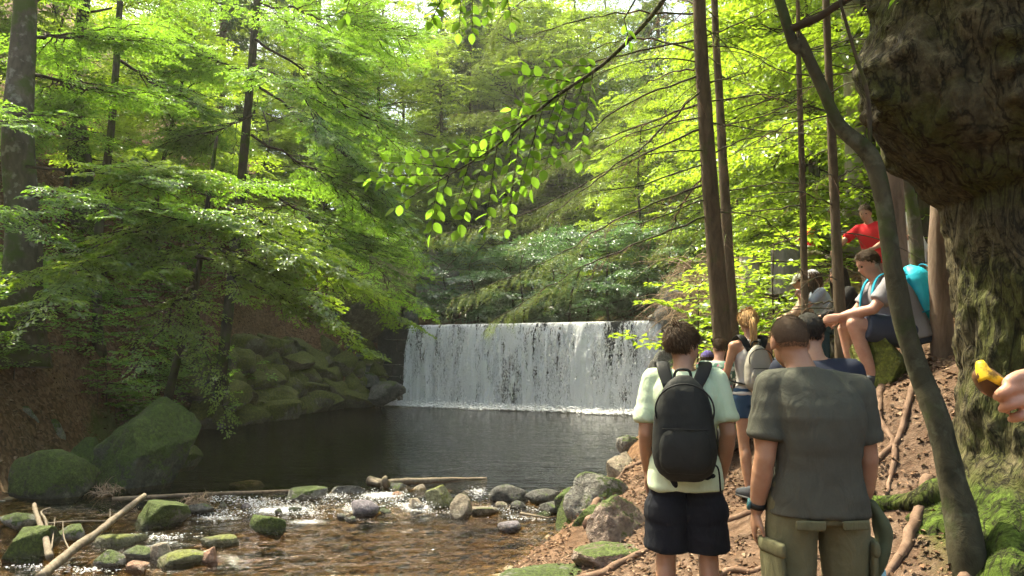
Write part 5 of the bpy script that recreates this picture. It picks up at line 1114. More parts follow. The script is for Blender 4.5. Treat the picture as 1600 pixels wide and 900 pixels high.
def human(label, loc, rz, J, H=1.75, bulk=1.0, vox=.008, skin=SK[0], yaw=0, pitch=0, hair=None, hairmat=None, shirt=None, bottom=None, shoes=M_shoe, cap=None, fem=False, arms=1.0, curl=.45, thumb_in=True, group=None, hands=(None, None), eyes=True, belly=1.0, roll=0):
    s = H/1.75; J = {k: A3(*v)*s for k, v in J.items()}; rng = np.random.default_rng(abs(hash(label)) % 1000 if False else len(label)*7+int(H*100))
    root = empty('person', loc, rz); tag(root, label, 'person', group); R = head_R(yaw, pitch, roll)
    lat = unit(J['sR']-J['sL']); latp = unit(J['hR']-J['hL'])
    sp = [J['pelvis']-unit(J['waist']-J['pelvis'])*.11*s, J['pelvis'], J['waist'], J['chest'], (J['chest']*.35+J['neck']*.65), J['neck']]
    hw = np.array([.13, .168, .145 if not fem else .122, .172 if not fem else .15, .165 if not fem else .14, .062])*s*bulk; hd = np.array([.09, .118, .105*belly, .122*belly, .10, .058])*s*bulk
    def rings(sp, i0, i1, gw, gd, lift=0):
        c, l, f = [], [], []; P = np.array(sp); T = np.gradient(P, axis=0)
        for k in range(i0, i1): t = unit(T[k]); w = k/(len(sp)-1); la = unit(latp*(1-w)+lat*w); fw = unit(np.cross(t, la)); c.append(P[k]); l.append(la); f.append(fw)
        return c, l, f
    def dense(c, l, f, w, d, m=4):
        n = len(c); u = np.linspace(0, n-1, (n-1)*m+1); g = lambda a: np.stack([np.interp(u, np.arange(n), np.asarray(a)[:, q]) for q in range(3)], -1)
        wd = spline([(a_, b_, 0) for a_, b_ in zip(w, d)], len(u)); ws = np.maximum(wd[:, 0], .02); ds = np.maximum(wd[:, 1], .02); return spline(c, len(u)), g(l), g(f), ws, ds
    mb = MB(); c, l, f = rings(sp, 0, 6, 0, 0); c2, l2, f2, w2, d2 = dense(c, l, f, hw, hd); loft(mb, c2, l2, f2, w2, d2, 22, 2.4)
    nk = .056*s*(.85 if fem else 1.0)*(.5+.5*bulk); hd_c = J['head']; tube(mb, np.stack([J['neck']-A3(0, 0, .04)*s, (J['neck']+hd_c)/2-A3(0, 0, .01), hd_c-R@A3(0, .01, .03)]), [nk*1.25, nk, nk], 14)
    limb(mb, [J['neck']-unit(J['neck']-J['chest'])*.02*s, J['sL']], np.array([.05, .055, .055])*s*bulk); limb(mb, [J['neck']-unit(J['neck']-J['chest'])*.02*s, J['sR']], np.array([.05, .055, .055])*s*bulk)
    ar = (.82 if fem else 1)*arms*s
    for q in 'LR':
        e, w_ = J['e'+q], J['w'+q]; limb(mb, [J['s'+q], e, w_], np.array([.057, .05, .041, .041, .027])*ar); ball(mb, e*.72+w_*.28, .043*ar)
        d = unit(w_-e); back = unit(A3(1 if q == 'R' else -1, .15, .1)); ang = hands['LR'.index(q)]
        if ang != 'skip': hand_geo(mb, w_+d*.01, d if ang is None else unit(ang), back, s*1.02*(.9 if fem else 1), 1 if (q == 'R') == thumb_in else -1, curl)
        limb(mb, [J['h'+q], J['k'+q], J['a'+q]], np.array([.09, .075, .056, .056, .038])*s*(.55+.45*bulk)*(.95 if fem else 1)); cp = J['k'+q]*.68+J['a'+q]*.32
        kd = unit(J['a'+q]-J['k'+q]); bk = unit(np.cross(latp, kd)); bk = bk if np.dot(bk, A3(0, -1, 0)) > 0 else -bk; ball(mb, cp+bk*.012*s, (.052*s, .052*s, .1*s))
        fwd = A3(.12 if q == 'R' else -.12, 1, 0); limb(mb, [J['a'+q]-A3(0, .03, .04)*s, J['a'+q]+unit(fwd)*.16*s-A3(0, 0, .055)*s], np.array([.036, .036, .026])*s)
    head_geo(mb, hd_c, R, s)
    remesh(mb, 'body', vox, skin, root, 3 if vox < .012 else 2)
    # shoes
    if shoes is not None:
        for q in 'LR':
            mb = MB(); a = J['a'+q]; fwd = unit(A3(.12 if q == 'R' else -.12, 1, 0)); lt = unit(np.cross(fwd, A3(0, 0, 1))); cs = [a-fwd*.085*s, a-fwd*.06*s, a, a+fwd*.08*s, a+fwd*.16*s, a+fwd*.195*s]
            loft(mb, [p-A3(0, 0, z)*s for p, z in zip(cs, (.03, .025, .03, .045, .055, .06))], [lt]*6, [A3(0, 0, 1)]*6, np.array([.02, .042, .045, .05, .045, .02])*s, np.array([.04, .06, .055, .043, .033, .02])*s, 16, 2.6)
            sh = mb.build('shoe', [shoes], root); mb = MB(); loft(mb, [p-A3(0, 0, .082)*s for p in cs], [lt]*6, [A3(0, 0, 1)]*6, np.array([.022, .046, .048, .054, .049, .022])*s, [.013*s]*6, 16, 3); mb.build('sole', [M_sole], sh)
    if shirt:
        mb = MB(); g = shirt.get('g', .018); hem = shirt.get('hem', .02)*s; sp2 = list(sp); up = unit(sp[1]-sp[2]); sp2[0] = sp[1]+up*hem
        sp2[5] = J['neck']+unit(J['neck']-J['chest'])*.012*s; w = hw+g; w[0] = hw[1]+g*1.3; w[0] += .012; d[0] += .016; w[1] += .008; d[1] += .010; w[5] = .082*s if shirt.get('tank') is None else .10*s; d = hd+g; d[0] = hd[1]+g*1.3; d[5] = .074*s
        if shirt.get('tank'): w[4] -= .025
        c, l, f = rings(sp2, 0, 6, 0, 0); c2, l2, f2, w2, d2 = dense(c, l, f, w, d, 5); loft(mb, c2, l2, f2, w2, d2, 26, 2.5)
        if not shirt.get('tank'):
            t = shirt.get('sleeve', .62)
            for q in 'LR':
                e_ = J['s'+q]+(J['e'+q]-J['s'+q])*t; b0 = .064*s*bulk**.5*arms; limb(mb, [J['neck']-unit(J['neck']-J['chest'])*.03*s, J['s'+q]], np.array([.052, .06, .066])*s*bulk**.6)
                tube(mb, np.stack([J['s'+q], (J['s'+q]+e_)/2, e_]), [b0, b0*1.02, b0*1.08], 18)
                if t > 1: tube(mb, np.stack([J['e'+q], J['e'+q]*.1+J['w'+q]*.9]), [b0*.85, b0*.6], 16)
        o = remesh(mb, 'shirt', max(.008, vox*1.1), shirt['mat'], root, 2, folds(shirt.get('fold', .006), seed=len(label)))
    if bottom:
        mb = MB(); g = bottom.get('g', .02); up = unit(J['waist']-J['pelvis']); top = bottom.get('rise', .06)*s
        c = [J['pelvis']-up*.10*s, J['pelvis']-up*.02*s, J['pelvis']+up*top]; loft(mb, c, [latp]*3, [unit(np.cross(up, latp))]*3, [hw[1]*.9+g, hw[1]+g*.9, hw[1]+g*.5], [hd[1]+g*.7, hd[1]+g, hd[1]+g*.5], 24, 2.5); t = bottom.get('len', .8); fl = bottom.get('flare', 1.25)
        for q in 'LR':
            h, k, a = J['h'+q], J['k'+q], J['a'+q]; h = h-up*.0
            if t <= 1: e_ = h+(k-h)*t; limb(mb, [h, h*.5+e_*.5], np.array([.105, .1, .098*fl])*s*bulk); tube(mb, np.stack([h*.7+e_*.3, e_]), [.1*s*bulk*(fl*.3+.7), .098*s*bulk*fl], 18)
            else: e_ = k+(a-k)*(t-1); limb(mb, [h, k, e_], np.array([.102, .092, .078, .074, .066])*s*bulk**.7*fl)
        remesh(mb, 'trousers' if t > 1 else 'shorts', max(.008, vox*1.1), bottom['mat'], root, 2, folds(bottom.get('fold', .006), (7, 7, 5), len(label)+4))
    if hair: hair_geo(hd_c, R, s, hair, rng).build('hair', [hairmat], root)
    if hair and hair.get('tail'):
        mb = MB(); p0 = hd_c+R@A3(0, -.10, .035)*s; rt = hair['tail']
        for k in range(60):
            o_ = rng.normal(0, .011, 3); e_ = p0+A3(rng.normal(0, .02), -.03+rng.normal(0, .012), -rt*rng.uniform(.75, 1.05)); tube(mb, bez(p0+o_*.6, p0+A3(0, -.07, -.03)+o_*1.8, e_, 9), np.array([.006, .008, .009, .009, .009, .008, .007, .005, .002]), 5, 0, rng.random())
        mb.build('ponytail', [hairmat], root)
    if hair and hair.get('long'):
        mb = MB()
        for k in range(170):
            a = rng.uniform(-2.3, 2.3)-math.pi/2; st = hd_c+R@(A3(math.cos(a)*.08, math.sin(a)*.1-.008, rng.uniform(-.01, .08))*s); e_ = hd_c+R@A3(math.cos(a)*.09, math.sin(a)*.11-.01, 0)*s; e_ = e_+A3(0, -.02, -hair['long']*rng.uniform(.8, 1.05)); tube(mb, bez(st, (st+e_)/2+R@A3(math.cos(a)*.03, math.sin(a)*.03, .02), e_, 7), [.006, .009, .01, .01, .009, .007, .003], 5, 0, rng.random())
        mb.build('long_hair', [hairmat], root)
    if cap:
        V, T = ICO[4]; V = V[:]; keep = V[:, 2] > .05; mb = MB(); F = T[keep[T].all(1)]; sh = (V*A3(.086, .106, .1)+A3(0, -.008, .03))*s; mb.add(hd_c+sh@R.T, F); co = mb.build('cap', [cap], root); mb = MB()
        a = np.linspace(-1.05, 1.05, 13); pts = []
        for r_ in (1.0, 1.35, 1.72): pts.append(np.stack([np.sin(a)*.083*(1 if r_ == 1 else .98), np.cos(a)*.1*r_-.005-(r_-1)*.03, .035-.02*(r_-1)/.7-.012*(np.sin(a)**2)*(r_-1)/.7], -1))
        P = np.stack(pts)*s; top = (hd_c+P.reshape(-1, 3)@R.T); bot = top-R@A3(0, 0, .004); n = 13; Q = []
        for i in range(2):
            for j in range(12): Q += [(i*n+j, i*n+j+1, (i+1)*n+j+1, (i+1)*n+j), tuple(39+x for x in ((i+1)*n+j, (i+1)*n+j+1, i*n+j+1, i*n+j))]
        Q += [(2*n+j, 2*n+j+1, 39+2*n+j+1, 39+2*n+j) for j in range(12)]; mb.add(np.concatenate([top, bot]), None, Q); mb.build('brim', [cap], co)
    if eyes:
        for sx in (-1, 1):
            mb = MB(); ball(mb, hd_c+R@(A3(sx*.031, .079, .006)*s), .0095*s); mb.build('eye', [M_eye], root)
    root['_j'] = 0; del root['_j']; return root, J, R, s
def P_(base, **kw): d = dict(base); d.update(kw); return d
def at_px(px, d): x = (px-800)/FPX*d*1.0; return (x, d, gz(x, d))
def backpack(label, person, J, s, mat, mat2, size=(.15, .085, .22), back=.19, zc=1.21, pocket=True, handle=True, tail=True, off=(0, 0), tilt=0.0, base=None, straps=True):
    """rucksack with straps, worn by a person but a thing of its own"""
    root = empty('backpack', person.location, person.rotation_euler[2]); tag(root, label, 'backpack'); ctr = A3(off[0], -back, zc)*s if base is None else A3(*base); ctr = ctr+A3(0, off[1], 0)
    Rt = np.array(Matrix.Rotation(tilt, 3, 'X')); X, Y, Z = Rt@A3(1, 0, 0), Rt@A3(0, 1, 0), Rt@A3(0, 0, 1); w, d, h = size
    zz = np.linspace(-1, 1, 15); ww = w*np.array([.55, .82, .93, .98, 1, 1, .99, .97, .94, .9, .85, .78, .68, .5, .2]); dd = d*np.array([.5, .85, 1, 1.05, 1.08, 1.05, 1, .97, .93, .88, .8, .7, .58, .42, .18])
    mb = MB(); loft(mb, [ctr+Z*h*q-Y*0.0 for q in zz], [X]*15, [Y]*15, ww, dd, 30, 2.9); remesh(mb, 'bag', .009, mat, root, 3, folds(.005, (11, 11, 6), 9))
    if pocket:
        mb = MB(); zz2 = np.linspace(-1, 1, 9); loft(mb, [ctr-Y*d*.72+Z*(h*-.42+h*.42*q) for q in zz2], [X]*9, [Y]*9, w*.8*np.array([.7, .92, 1, 1, 1, 1, .97, .9, .75]), d*.5*np.array([.5, .85, 1, 1, 1, .97, .9, .75, .4]), 26, 3.2); remesh(mb, 'front_pocket', .009, mat, root, 2, folds(.003, (14, 14, 9), 12))
        mb = MB(); tube(mb, [ctr-Y*d*1.16+Z*(-h*.0)+X*w*q for q in np.linspace(-.72, .72, 12)], .0035, 6); mb.build('zip', [mat2], root)
    mb = MB(); a = np.linspace(-1.9, 1.9, 26); tube(mb, [ctr-Y*d*(.98-.28*abs(math.cos(q))*0)*(.8)+X*w*.93*math.sin(q)*.98+Z*(h*.35+h*.5*math.cos(q)) for q in a], .0045, 6); mb.build('main_zip', [mat2], root)
    if handle: mb = MB(); tube(mb, spline([ctr+Z*h*.93+X*-.045+Y*d*.5, ctr+Z*(h*.93+.045)+X*-.03+Y*d*.4, ctr+Z*(h*.93+.045)+X*.03+Y*d*.4, ctr+Z*h*.93+X*.045+Y*d*.5], 12), .0075, 8); mb.build('handle', [mat2], root)
    if straps:
        for q, sx in (('L', -1), ('R', 1)):
            sh = J['s'+q]*.66+J['neck']*.34+A3(0, 0, .062)*s; P = spline([ctr+Z*h*.78+X*sx*w*.45+Y*d*.6, sh+A3(0, -.07, .0), sh+A3(0, .01, .018), sh+A3(sx*.01, .10, -.04), sh+A3(sx*.03, .145, -.22), sh+A3(sx*.06, .08, -.38), ctr-Z*h*.7+X*sx*w*.9+Y*d*.3], 34)
            T = np.gradient(P, axis=0); T = unit_rows(T); L = np.tile(A3(1, 0, 0), (34, 1)); L = unit_rows(L-T*np.sum(L*T, 1)[:, None]); Fd = np.cross(T, L); mb = MB(); wd = np.interp(np.linspace(0, 1, 34), [0, .1, .6, .75, 1], [.03, .034, .03, .014, .012]); loft(mb, P, L, Fd, wd, np.full(34, .007), 12, 3); mb.build('shoulder_strap', [mat2], root)
    if tail:
        mb = MB(); tube(mb, spline([ctr-Z*h*.7+X*w*.9+Y*d*.3, ctr-Z*h*.8+X*w*1.05+Y*d*.1, ctr-Z*h*1.25+X*w*1.1+Y*d*.1], 10), .005, 6); mb.build('loose_strap', [mat2], root)
    return root

M_mint = mat_cloth('pale_green_tee', (.46, .56, .38), (.52, .62, .44), fold=.7); M_navy = mat_cloth('navy_shorts', (.006, .007, .011), (.009, .011, .017), fold=.7); M_grey = mat_cloth('charcoal_tee', (.058, .06, .046), (.078, .079, .06), fold=.8)
M_khaki = mat_cloth('olive_cargo', (.10, .098, .05), (.135, .128, .07), fold=.8); M_black = mat_cloth('black_nylon', (.012, .014, .013), (.02, .022, .02), 400, rough=.7, fold=.5); M_black2 = mat_cloth('black_webbing', (.008, .009, .009), None, 300, rough=.6)
M_tank = mat_cloth('grey_tank', (.36, .35, .33)); M_bluesh = mat_cloth('blue_shorts', (.018, .045, .085)); M_packg = mat_cloth('grey_pack', (.24, .225, .19), None, 300, rough=.7); M_navyt = mat_cloth('navy_tee', (.014, .018, .032)); M_capk = mat_cloth('dark_cap', (.035, .034, .028), None, 300)
M_gtee = mat_cloth('mid_grey_tee', (.23, .22, .24)); M_dshort = mat_cloth('slate_shorts', (.035, .045, .075)); M_turq = mat_cloth('turquoise_nylon', (.015, .40, .55), (.02, .47, .62), 300, rough=.45, fold=.3); M_red = mat_cloth('red_jersey', (.50, .012, .02), (.56, .02, .03)); M_white = mat_cloth('white_tee', (.75, .74, .72)); M_beige = mat_cloth('beige_top', (.42, .30, .22)); M_wcap = mat_cloth('white_cap', (.62, .62, .66)); M_gcap = mat_cloth('sage_cap', (.38, .42, .33)); M_lbl = mat_cloth('light_blue_top', (.28, .33, .40)); M_teal = mat_cloth('teal_leggings', (.012, .035, .04)); M_olive = mat_cloth('olive_trousers', (.09, .09, .045)); M_purp = mat_cloth('purple_cap', (.12, .10, .32)); M_brownp = mat_cloth('brown_trousers', (.14, .09, .07)); M_blackt = mat_cloth('black_top', (.015, .014, .014))
def mat_floral():
    m, nt, out = newmat('floral_print'); vo = nd(nt, 'ShaderNodeTexVoronoi'); vo.inputs['Scale'].default_value = 26; nt.links.new(nd(nt, 'ShaderNodeTexCoord').outputs['Object'], vo.inputs['Vector'])
    col = ramp(nt, nd_sep(nt, vo.outputs['Color']), [(0, (.05, .12, .09)), (.3, (.25, .33, .28)), (.55, (.5, .55, .5)), (.75, (.5, .1, .2)), (.85, (.12, .2, .16))], 'CONSTANT'); princ(nt, out, col, .9); return m
BOY_HAIR = dict(kind='short', n=6500, len=.026, thick=.010, lump=.09, mess=.16, lift=.10, nape=-.66, rise=1.0, w=.0018, fwd=.25)
SHORT = dict(kind='short', n=1800, len=.026, thick=.006, lump=.05, nape=-.6, rise=1.0, mess=.2, lift=.14, w=.0025)
BUZZ = dict(kind='buzz', n=5000, len=.005, thick=.0015, lump=.008, mess=.25, lift=.25, w=.0010)

# young man with the black backpack
pb, Jb, Rb, sb = human('young man in a pale green tee and navy shorts wearing a black backpack', at_px(1066, 4.0), math.radians(-10), P_(STAND, sL=(-.168, -.01, 1.42), sR=(.168, -.01, 1.42), eL=(-.205, -.05, 1.14), eR=(.222, -.06, 1.15), wL=(-.20, .08, .93), wR=(.20, .06, .92), head=(.0, .04, 1.605), neck=(0, -.005, 1.455)), 1.74, .90, .0085, SK[0], math.radians(-50), math.radians(-6), BOY_HAIR, HAIR_BROWN, dict(mat=M_mint, g=.026, hem=.10, sleeve=.80, fold=.009), dict(mat=M_navy, g=.035, len=.93, flare=1.32, fold=.008), hands=((0, .3, -1), (-.25, .35, -1)), eyes=True)
backpack('black nylon backpack worn by the young man in pale green', pb, Jb, sb, M_black, M_black2, (.158, .095, .262), .20, 1.185, off=(-.012, 0))
# man in the charcoal shirt
pm, Jm, Rm, sm = human('broad shouldered man in a charcoal tee and olive cargo trousers seen from behind', at_px(1266, 3.3), math.radians(2), P_(STAND, head=(-.075, .05, 1.612), neck=(-.03, .0, 1.475), sL=(-.185, -.01, 1.42), sR=(.185, -.01, 1.40), eL=(-.232, -.03, 1.12), eR=(.232, .0, 1.10), wL=(-.245, .05, .885), wR=(.25, .10, .88), hL=(-.10, 0, .91), hR=(.10, 0, .91), kL=(-.13, .03, .5), kR=(.13, .02, .5)), 1.78, 1.02, .0085, SK[0], math.radians(-4), math.radians(-6), BUZZ, mat_hair('hair_cropped', (.055, .036, .022), (.12, .082, .052)), dict(mat=M_grey, g=.020, hem=.07, sleeve=.74, fold=.010), dict(mat=M_khaki, g=.02, len=1.9, flare=1.05, fold=.009), arms=1.08, belly=1.14, curl=.55)
def man_details():
    s = sm; e, w_ = Jm['eL'], Jm['wL']; d = unit(w_-e); mb = MB(); tube(mb, np.stack([w_-d*.035, w_-d*.010]), [.037, .036], 18); b = mb.build('watch', [M_black2], pm); mb = MB(); n = unit(A3(-1, .2, 0)); lt = unit(np.cross(d, n)); loft(mb, [w_-d*.042+n*.036, w_-d*.003+n*.036], [lt]*2, [n]*2, [.017]*2, [.007]*2, 14, 4); mb.build('watch_case', [mat_plain('watch_face', (.05, .16, .17), .3)], b)
    tr = [c for c in pm.children if c.name.startswith('trousers')][0]
    def slab(name, c, x, z, hw, hh, th, mat, par):
        c, x, z = A3(*c)*s, unit(x), unit(z); y = np.cross(z, x); mb = MB(); ks = np.linspace(-1, 1, 7); loft(mb, [c+z*hh*k for k in ks], [x]*7, [y]*7, hw*np.array([.9, .98, 1, 1, 1, .99, .95]), th*np.array([.6, .9, 1, 1, 1, .9, .6]), 18, 4); return mb.build(name, [mat], par)
    for sx, q in ((-1, 'L'), (1, 'R')):
        c = (sx*.212, -.03, .66); slab('cargo_pocket', c, (.25*sx, 1, 0), (.03*sx, 0, 1), .080, .105, .014, M_khaki, tr); slab('pocket_flap', (sx*.216, -.035, .745), (.25*sx, 1, 0), (.03*sx, 0, 1), .090, .030, .017, M_khaki, tr)
        slab('back_pocket_flap', (sx*.095, -.150, .856), (1, .12*sx, 0), (0, -.05, 1), .062, .020, .005, M_khaki, tr)
    # cap tucked behind the right hand and a bottle in the pocket
    cp = empty('hanging_cap', pm.location, pm.rotation_euler[2]); tag(cp, 'olive sun hat hanging from the man\'s right pocket', 'hat'); mb = MB(); P = spline([(.25, .03, .92), (.285, .02, .84), (.30, .02, .76), (.275, .02, .68), (.26, .03, .60)], 16); T = unit_rows(np.gradient(P, axis=0)); L = np.tile(A3(.15, 1, 0), (16, 1)); L = unit_rows(L-T*np.sum(L*T, 1)[:, None]); loft(mb, P*s, L, np.cross(T, L), np.interp(np.linspace(0, 1, 16), [0, .3, .6, 1], [.02, .05, .045, .02]), np.interp(np.linspace(0, 1, 16), [0, .4, .7, 1], [.015, .03, .025, .012]), 18, 2.6); remesh(mb, 'crown', .007, mat_cloth('olive_hat', (.075, .085, .045)), cp, 2, folds(.006, (16, 16, 12), 8))
    bt = empty('bottle', pm.location, pm.rotation_euler[2]); tag(bt, 'clear pale blue bottle end showing below the hanging hat', 'bottle'); mb = MB(); tube(mb, A3(.285, .05, .60)*s+np.array([(0, 0, -.12), (0, 0, -.115), (0, 0, .02), (0, 0, .04)]), [.022, .03, .03, .012], 16); mb.build('glass', [mat_plain('pale_blue_plastic', (.3, .55, .6), .15, .6)], bt)
man_details()
# woman with the ponytail
pw, Jw, Rw, sw = human('woman with a blond ponytail, grey tank top and blue shorts', at_px(1170, 6.8), math.radians(8), P_(STAND, eL=(-.22, .04, 1.15), eR=(.215, .05, 1.15), wL=(-.19, .20, 1.02), wR=(.17, .22, 1.05), sL=(-.165, -.01, 1.405), sR=(.165, -.01, 1.405), kL=(-.085, .0, .5), kR=(.095, .05, .5), aL=(-.07, -.05, .09), aR=(.12, .02, .09)), 1.69, .93, .011, SK[0], math.radians(-10), 0, dict(kind='short', n=900, len=.05, thick=.01, lump=.03, nape=-.42, rise=.8, mess=.12, lift=.1, fwd=-.6, tail=.26), HAIR_BLOND, dict(mat=M_tank, g=.01, hem=-.02, tank=True, fold=.003), dict(mat=M_bluesh, g=.008, len=.42, flare=1.02, fold=.003), M_shoe, fem=True)
backpack('small grey rucksack on the back of the woman with the ponytail', pw, Jw, sw, M_packg, M_black2, (.125, .075, .205), .17, 1.20)
# man in a dark cap, mostly hidden behind the charcoal shirt
human('person in a dark cap and navy tee behind the broad shouldered man', at_px(1272, 4.3), math.radians(-22), P_(STAND, head=(-.03, .05, 1.625)), 1.77, 1.06, .016, SK[0], math.radians(-12), math.radians(-6), SHORT, HAIR_DARK, dict(mat=M_navyt, g=.02, hem=.08, sleeve=.7), dict(mat=M_navy, len=1.9, flare=1.0), cap=M_capk)
# seated man with the turquoise pack (faces left)
def seat(px, py, d): return tuple(W(px, py, d))
SITB = P_(SIT, chest=(0, .13, .40), neck=(0, .22, .55), head=(0, .31, .70), sL=(-.19, .19, .51), sR=(.19, .19, .51), eL=(-.23, .36, .29), eR=(.23, .36, .29), wL=(-.10, .58, .24), wR=(.12, .57, .22), kL=(-.15, .50, .17), kR=(.16, .48, .14), aL=(-.15, .36, -.27), aR=(.16, .40, -.28))
ps, Js, Rs, ss = human('seated man in a grey tee and dark shorts wearing a turquoise backpack', seat(1422, 538, 6.5), math.radians(82), SITB, 1.80, 1.12, .012, SK[2], math.radians(8), math.radians(-28), SHORT, HAIR_BROWN, dict(mat=M_gtee, g=.02, hem=.05, sleeve=.72), dict(mat=M_dshort, g=.025, len=.80, flare=1.12), M_shoe, arms=1.08)
backpack('turquoise backpack on the seated man in grey', ps, Js, ss, M_turq, mat_cloth('turquoise_dark', (.01, .22, .32), None, 300), (.17, .14, .25), 0, 0, base=(0, -.115, .47), tilt=-.45, tail=False)
mb = MB(); tube(mb, np.array([(-.0, 0, -.03), (0, 0, .03), (0, 0, .05), (0, 0, .055), (0, 0, .075)]), [.03, .03, .028, .018, .018], 14); bo = mb.build('bottle', [mat_plain('black_bottle', (.012, .013, .015), .4)]); bo.location = ps.matrix_basis@Vector((-.10, -.17, .46)); bo.rotation_euler = (0, .5, math.radians(82)); tag(bo, 'small black bottle in the side pocket of the turquoise backpack', 'bottle')
# the seated group behind
human('seated hiker in a white cap and light blue top', seat(1296, 520, 9.5), math.radians(75), P_(SIT, wL=(-.05, .36, .52), eL=(-.2, .3, .34), wR=(.05, .36, .5)), 1.66, .92, .018, SK[2], math.radians(10), 0, dict(SHORT, long=.2), HAIR_BROWN, dict(mat=M_lbl, sleeve=.7), dict(mat=M_olive, len=1.9, flare=1.0), cap=M_wcap, fem=True)
human('seated hiker in a sage green cap and beige top', seat(1276, 522, 10.1), math.radians(70), SIT, 1.68, .95, .018, SK[0], math.radians(5), math.radians(-14), SHORT, HAIR_BROWN, dict(mat=M_beige, sleeve=1.2), dict(mat=M_teal, len=1.9, flare=1.0), cap=M_gcap)
human('seated woman with long dark hair beside the man with the turquoise backpack', seat(1340, 525, 8.6), math.radians(80), SIT, 1.66, .92, .018, SK[1], math.radians(5), math.radians(-10), dict(kind='short', n=500, len=.05, thick=.012, lump=.02, nape=-.6, rise=.8, mess=.1, lift=.1, fwd=-.3, long=.3), HAIR_DARK, dict(mat=M_blackt, sleeve=1.2), dict(mat=M_teal, len=1.9, flare=1.0), fem=True)
human('seated person in a floral shirt with a hand on one knee, below the tall spruce', seat(1118, 650, 7.9), math.radians(-35), P_(SIT, wR=(.16, .40, .22), kR=(.16, .44, .14)), 1.68, .95, .015, SK[2], math.radians(60), math.radians(-6), SHORT, HAIR_BROWN, dict(mat=mat_floral(), sleeve=.7), dict(mat=M_navy, len=1.7, flare=1.0), M_shoe_w)
human('seated person in a purple cap behind the young man\'s shoulder', seat(1106, 655, 9.0), math.radians(-20), P_(SIT, wL=(-.1, .3, .62), eL=(-.24, .26, .4)), 1.66, .92, .018, SK[2], math.radians(-25), 0, SHORT, HAIR_BROWN, dict(mat=M_beige, sleeve=.7), dict(mat=M_brownp, len=1.9, flare=1.0), cap=M_purp)
human('boy in a red jersey leaning forward on the slope', at_px(1372, 10.2), math.radians(125), P_(STAND, head=(.02, .18, 1.60), neck=(0, .10, 1.45), chest=(0, .05, 1.28), sL=(-.18, .10, 1.40), sR=(.18, .10, 1.40), eR=(.28, .32, 1.22), wR=(.30, .52, 1.08), eL=(-.26, .2, 1.15), wL=(-.2, .4, 1.05)), 1.70, .95, .018, SK[1], math.radians(15), math.radians(-20), SHORT, HAIR_BROWN, dict(mat=M_red, g=.025, hem=.08, sleeve=.85), dict(mat=M_brownp, len=1.9, flare=1.05))
human('man in a white tee and white trousers bending behind the leaning grey trunk', at_px(1432, 11.0), math.radians(110), P_(STAND, head=(.0, .30, 1.56), neck=(0, .20, 1.42), chest=(0, .12, 1.27), waist=(0, .03, 1.08), sL=(-.19, .18, 1.38), sR=(.19, .18, 1.38), eL=(-.24, .22, 1.1), eR=(.24, .24, 1.1), wL=(-.2, .42, 1.0), wR=(.2, .44, 1.0)), 1.78, 1.02, .018, SK[2], 0, math.radians(-25), SHORT, HAIR_DARK, dict(mat=M_white, g=.022, hem=.08, sleeve=.75), dict(mat=M_white, len=1.9, flare=1.05))
human('far hiker in red and white sitting on the sunny slope left of the thin poles', tuple(W(1270, 398, 16)), math.radians(100), SIT, 1.7, .95, .02, SK[2], 0, 0, SHORT, HAIR_BROWN, dict(mat=M_red, sleeve=.7), dict(mat=M_white, len=1.8, flare=1.0), eyes=False)
human('far hiker in white standing beside the pale beech trunk', at_px(1317, 17.0), math.radians(160), STAND, 1.7, .95, .02, SK[2], 0, 0, SHORT, HAIR_BROWN, dict(mat=M_white, sleeve=.8), dict(mat=M_lbl, len=.9), eyes=False)
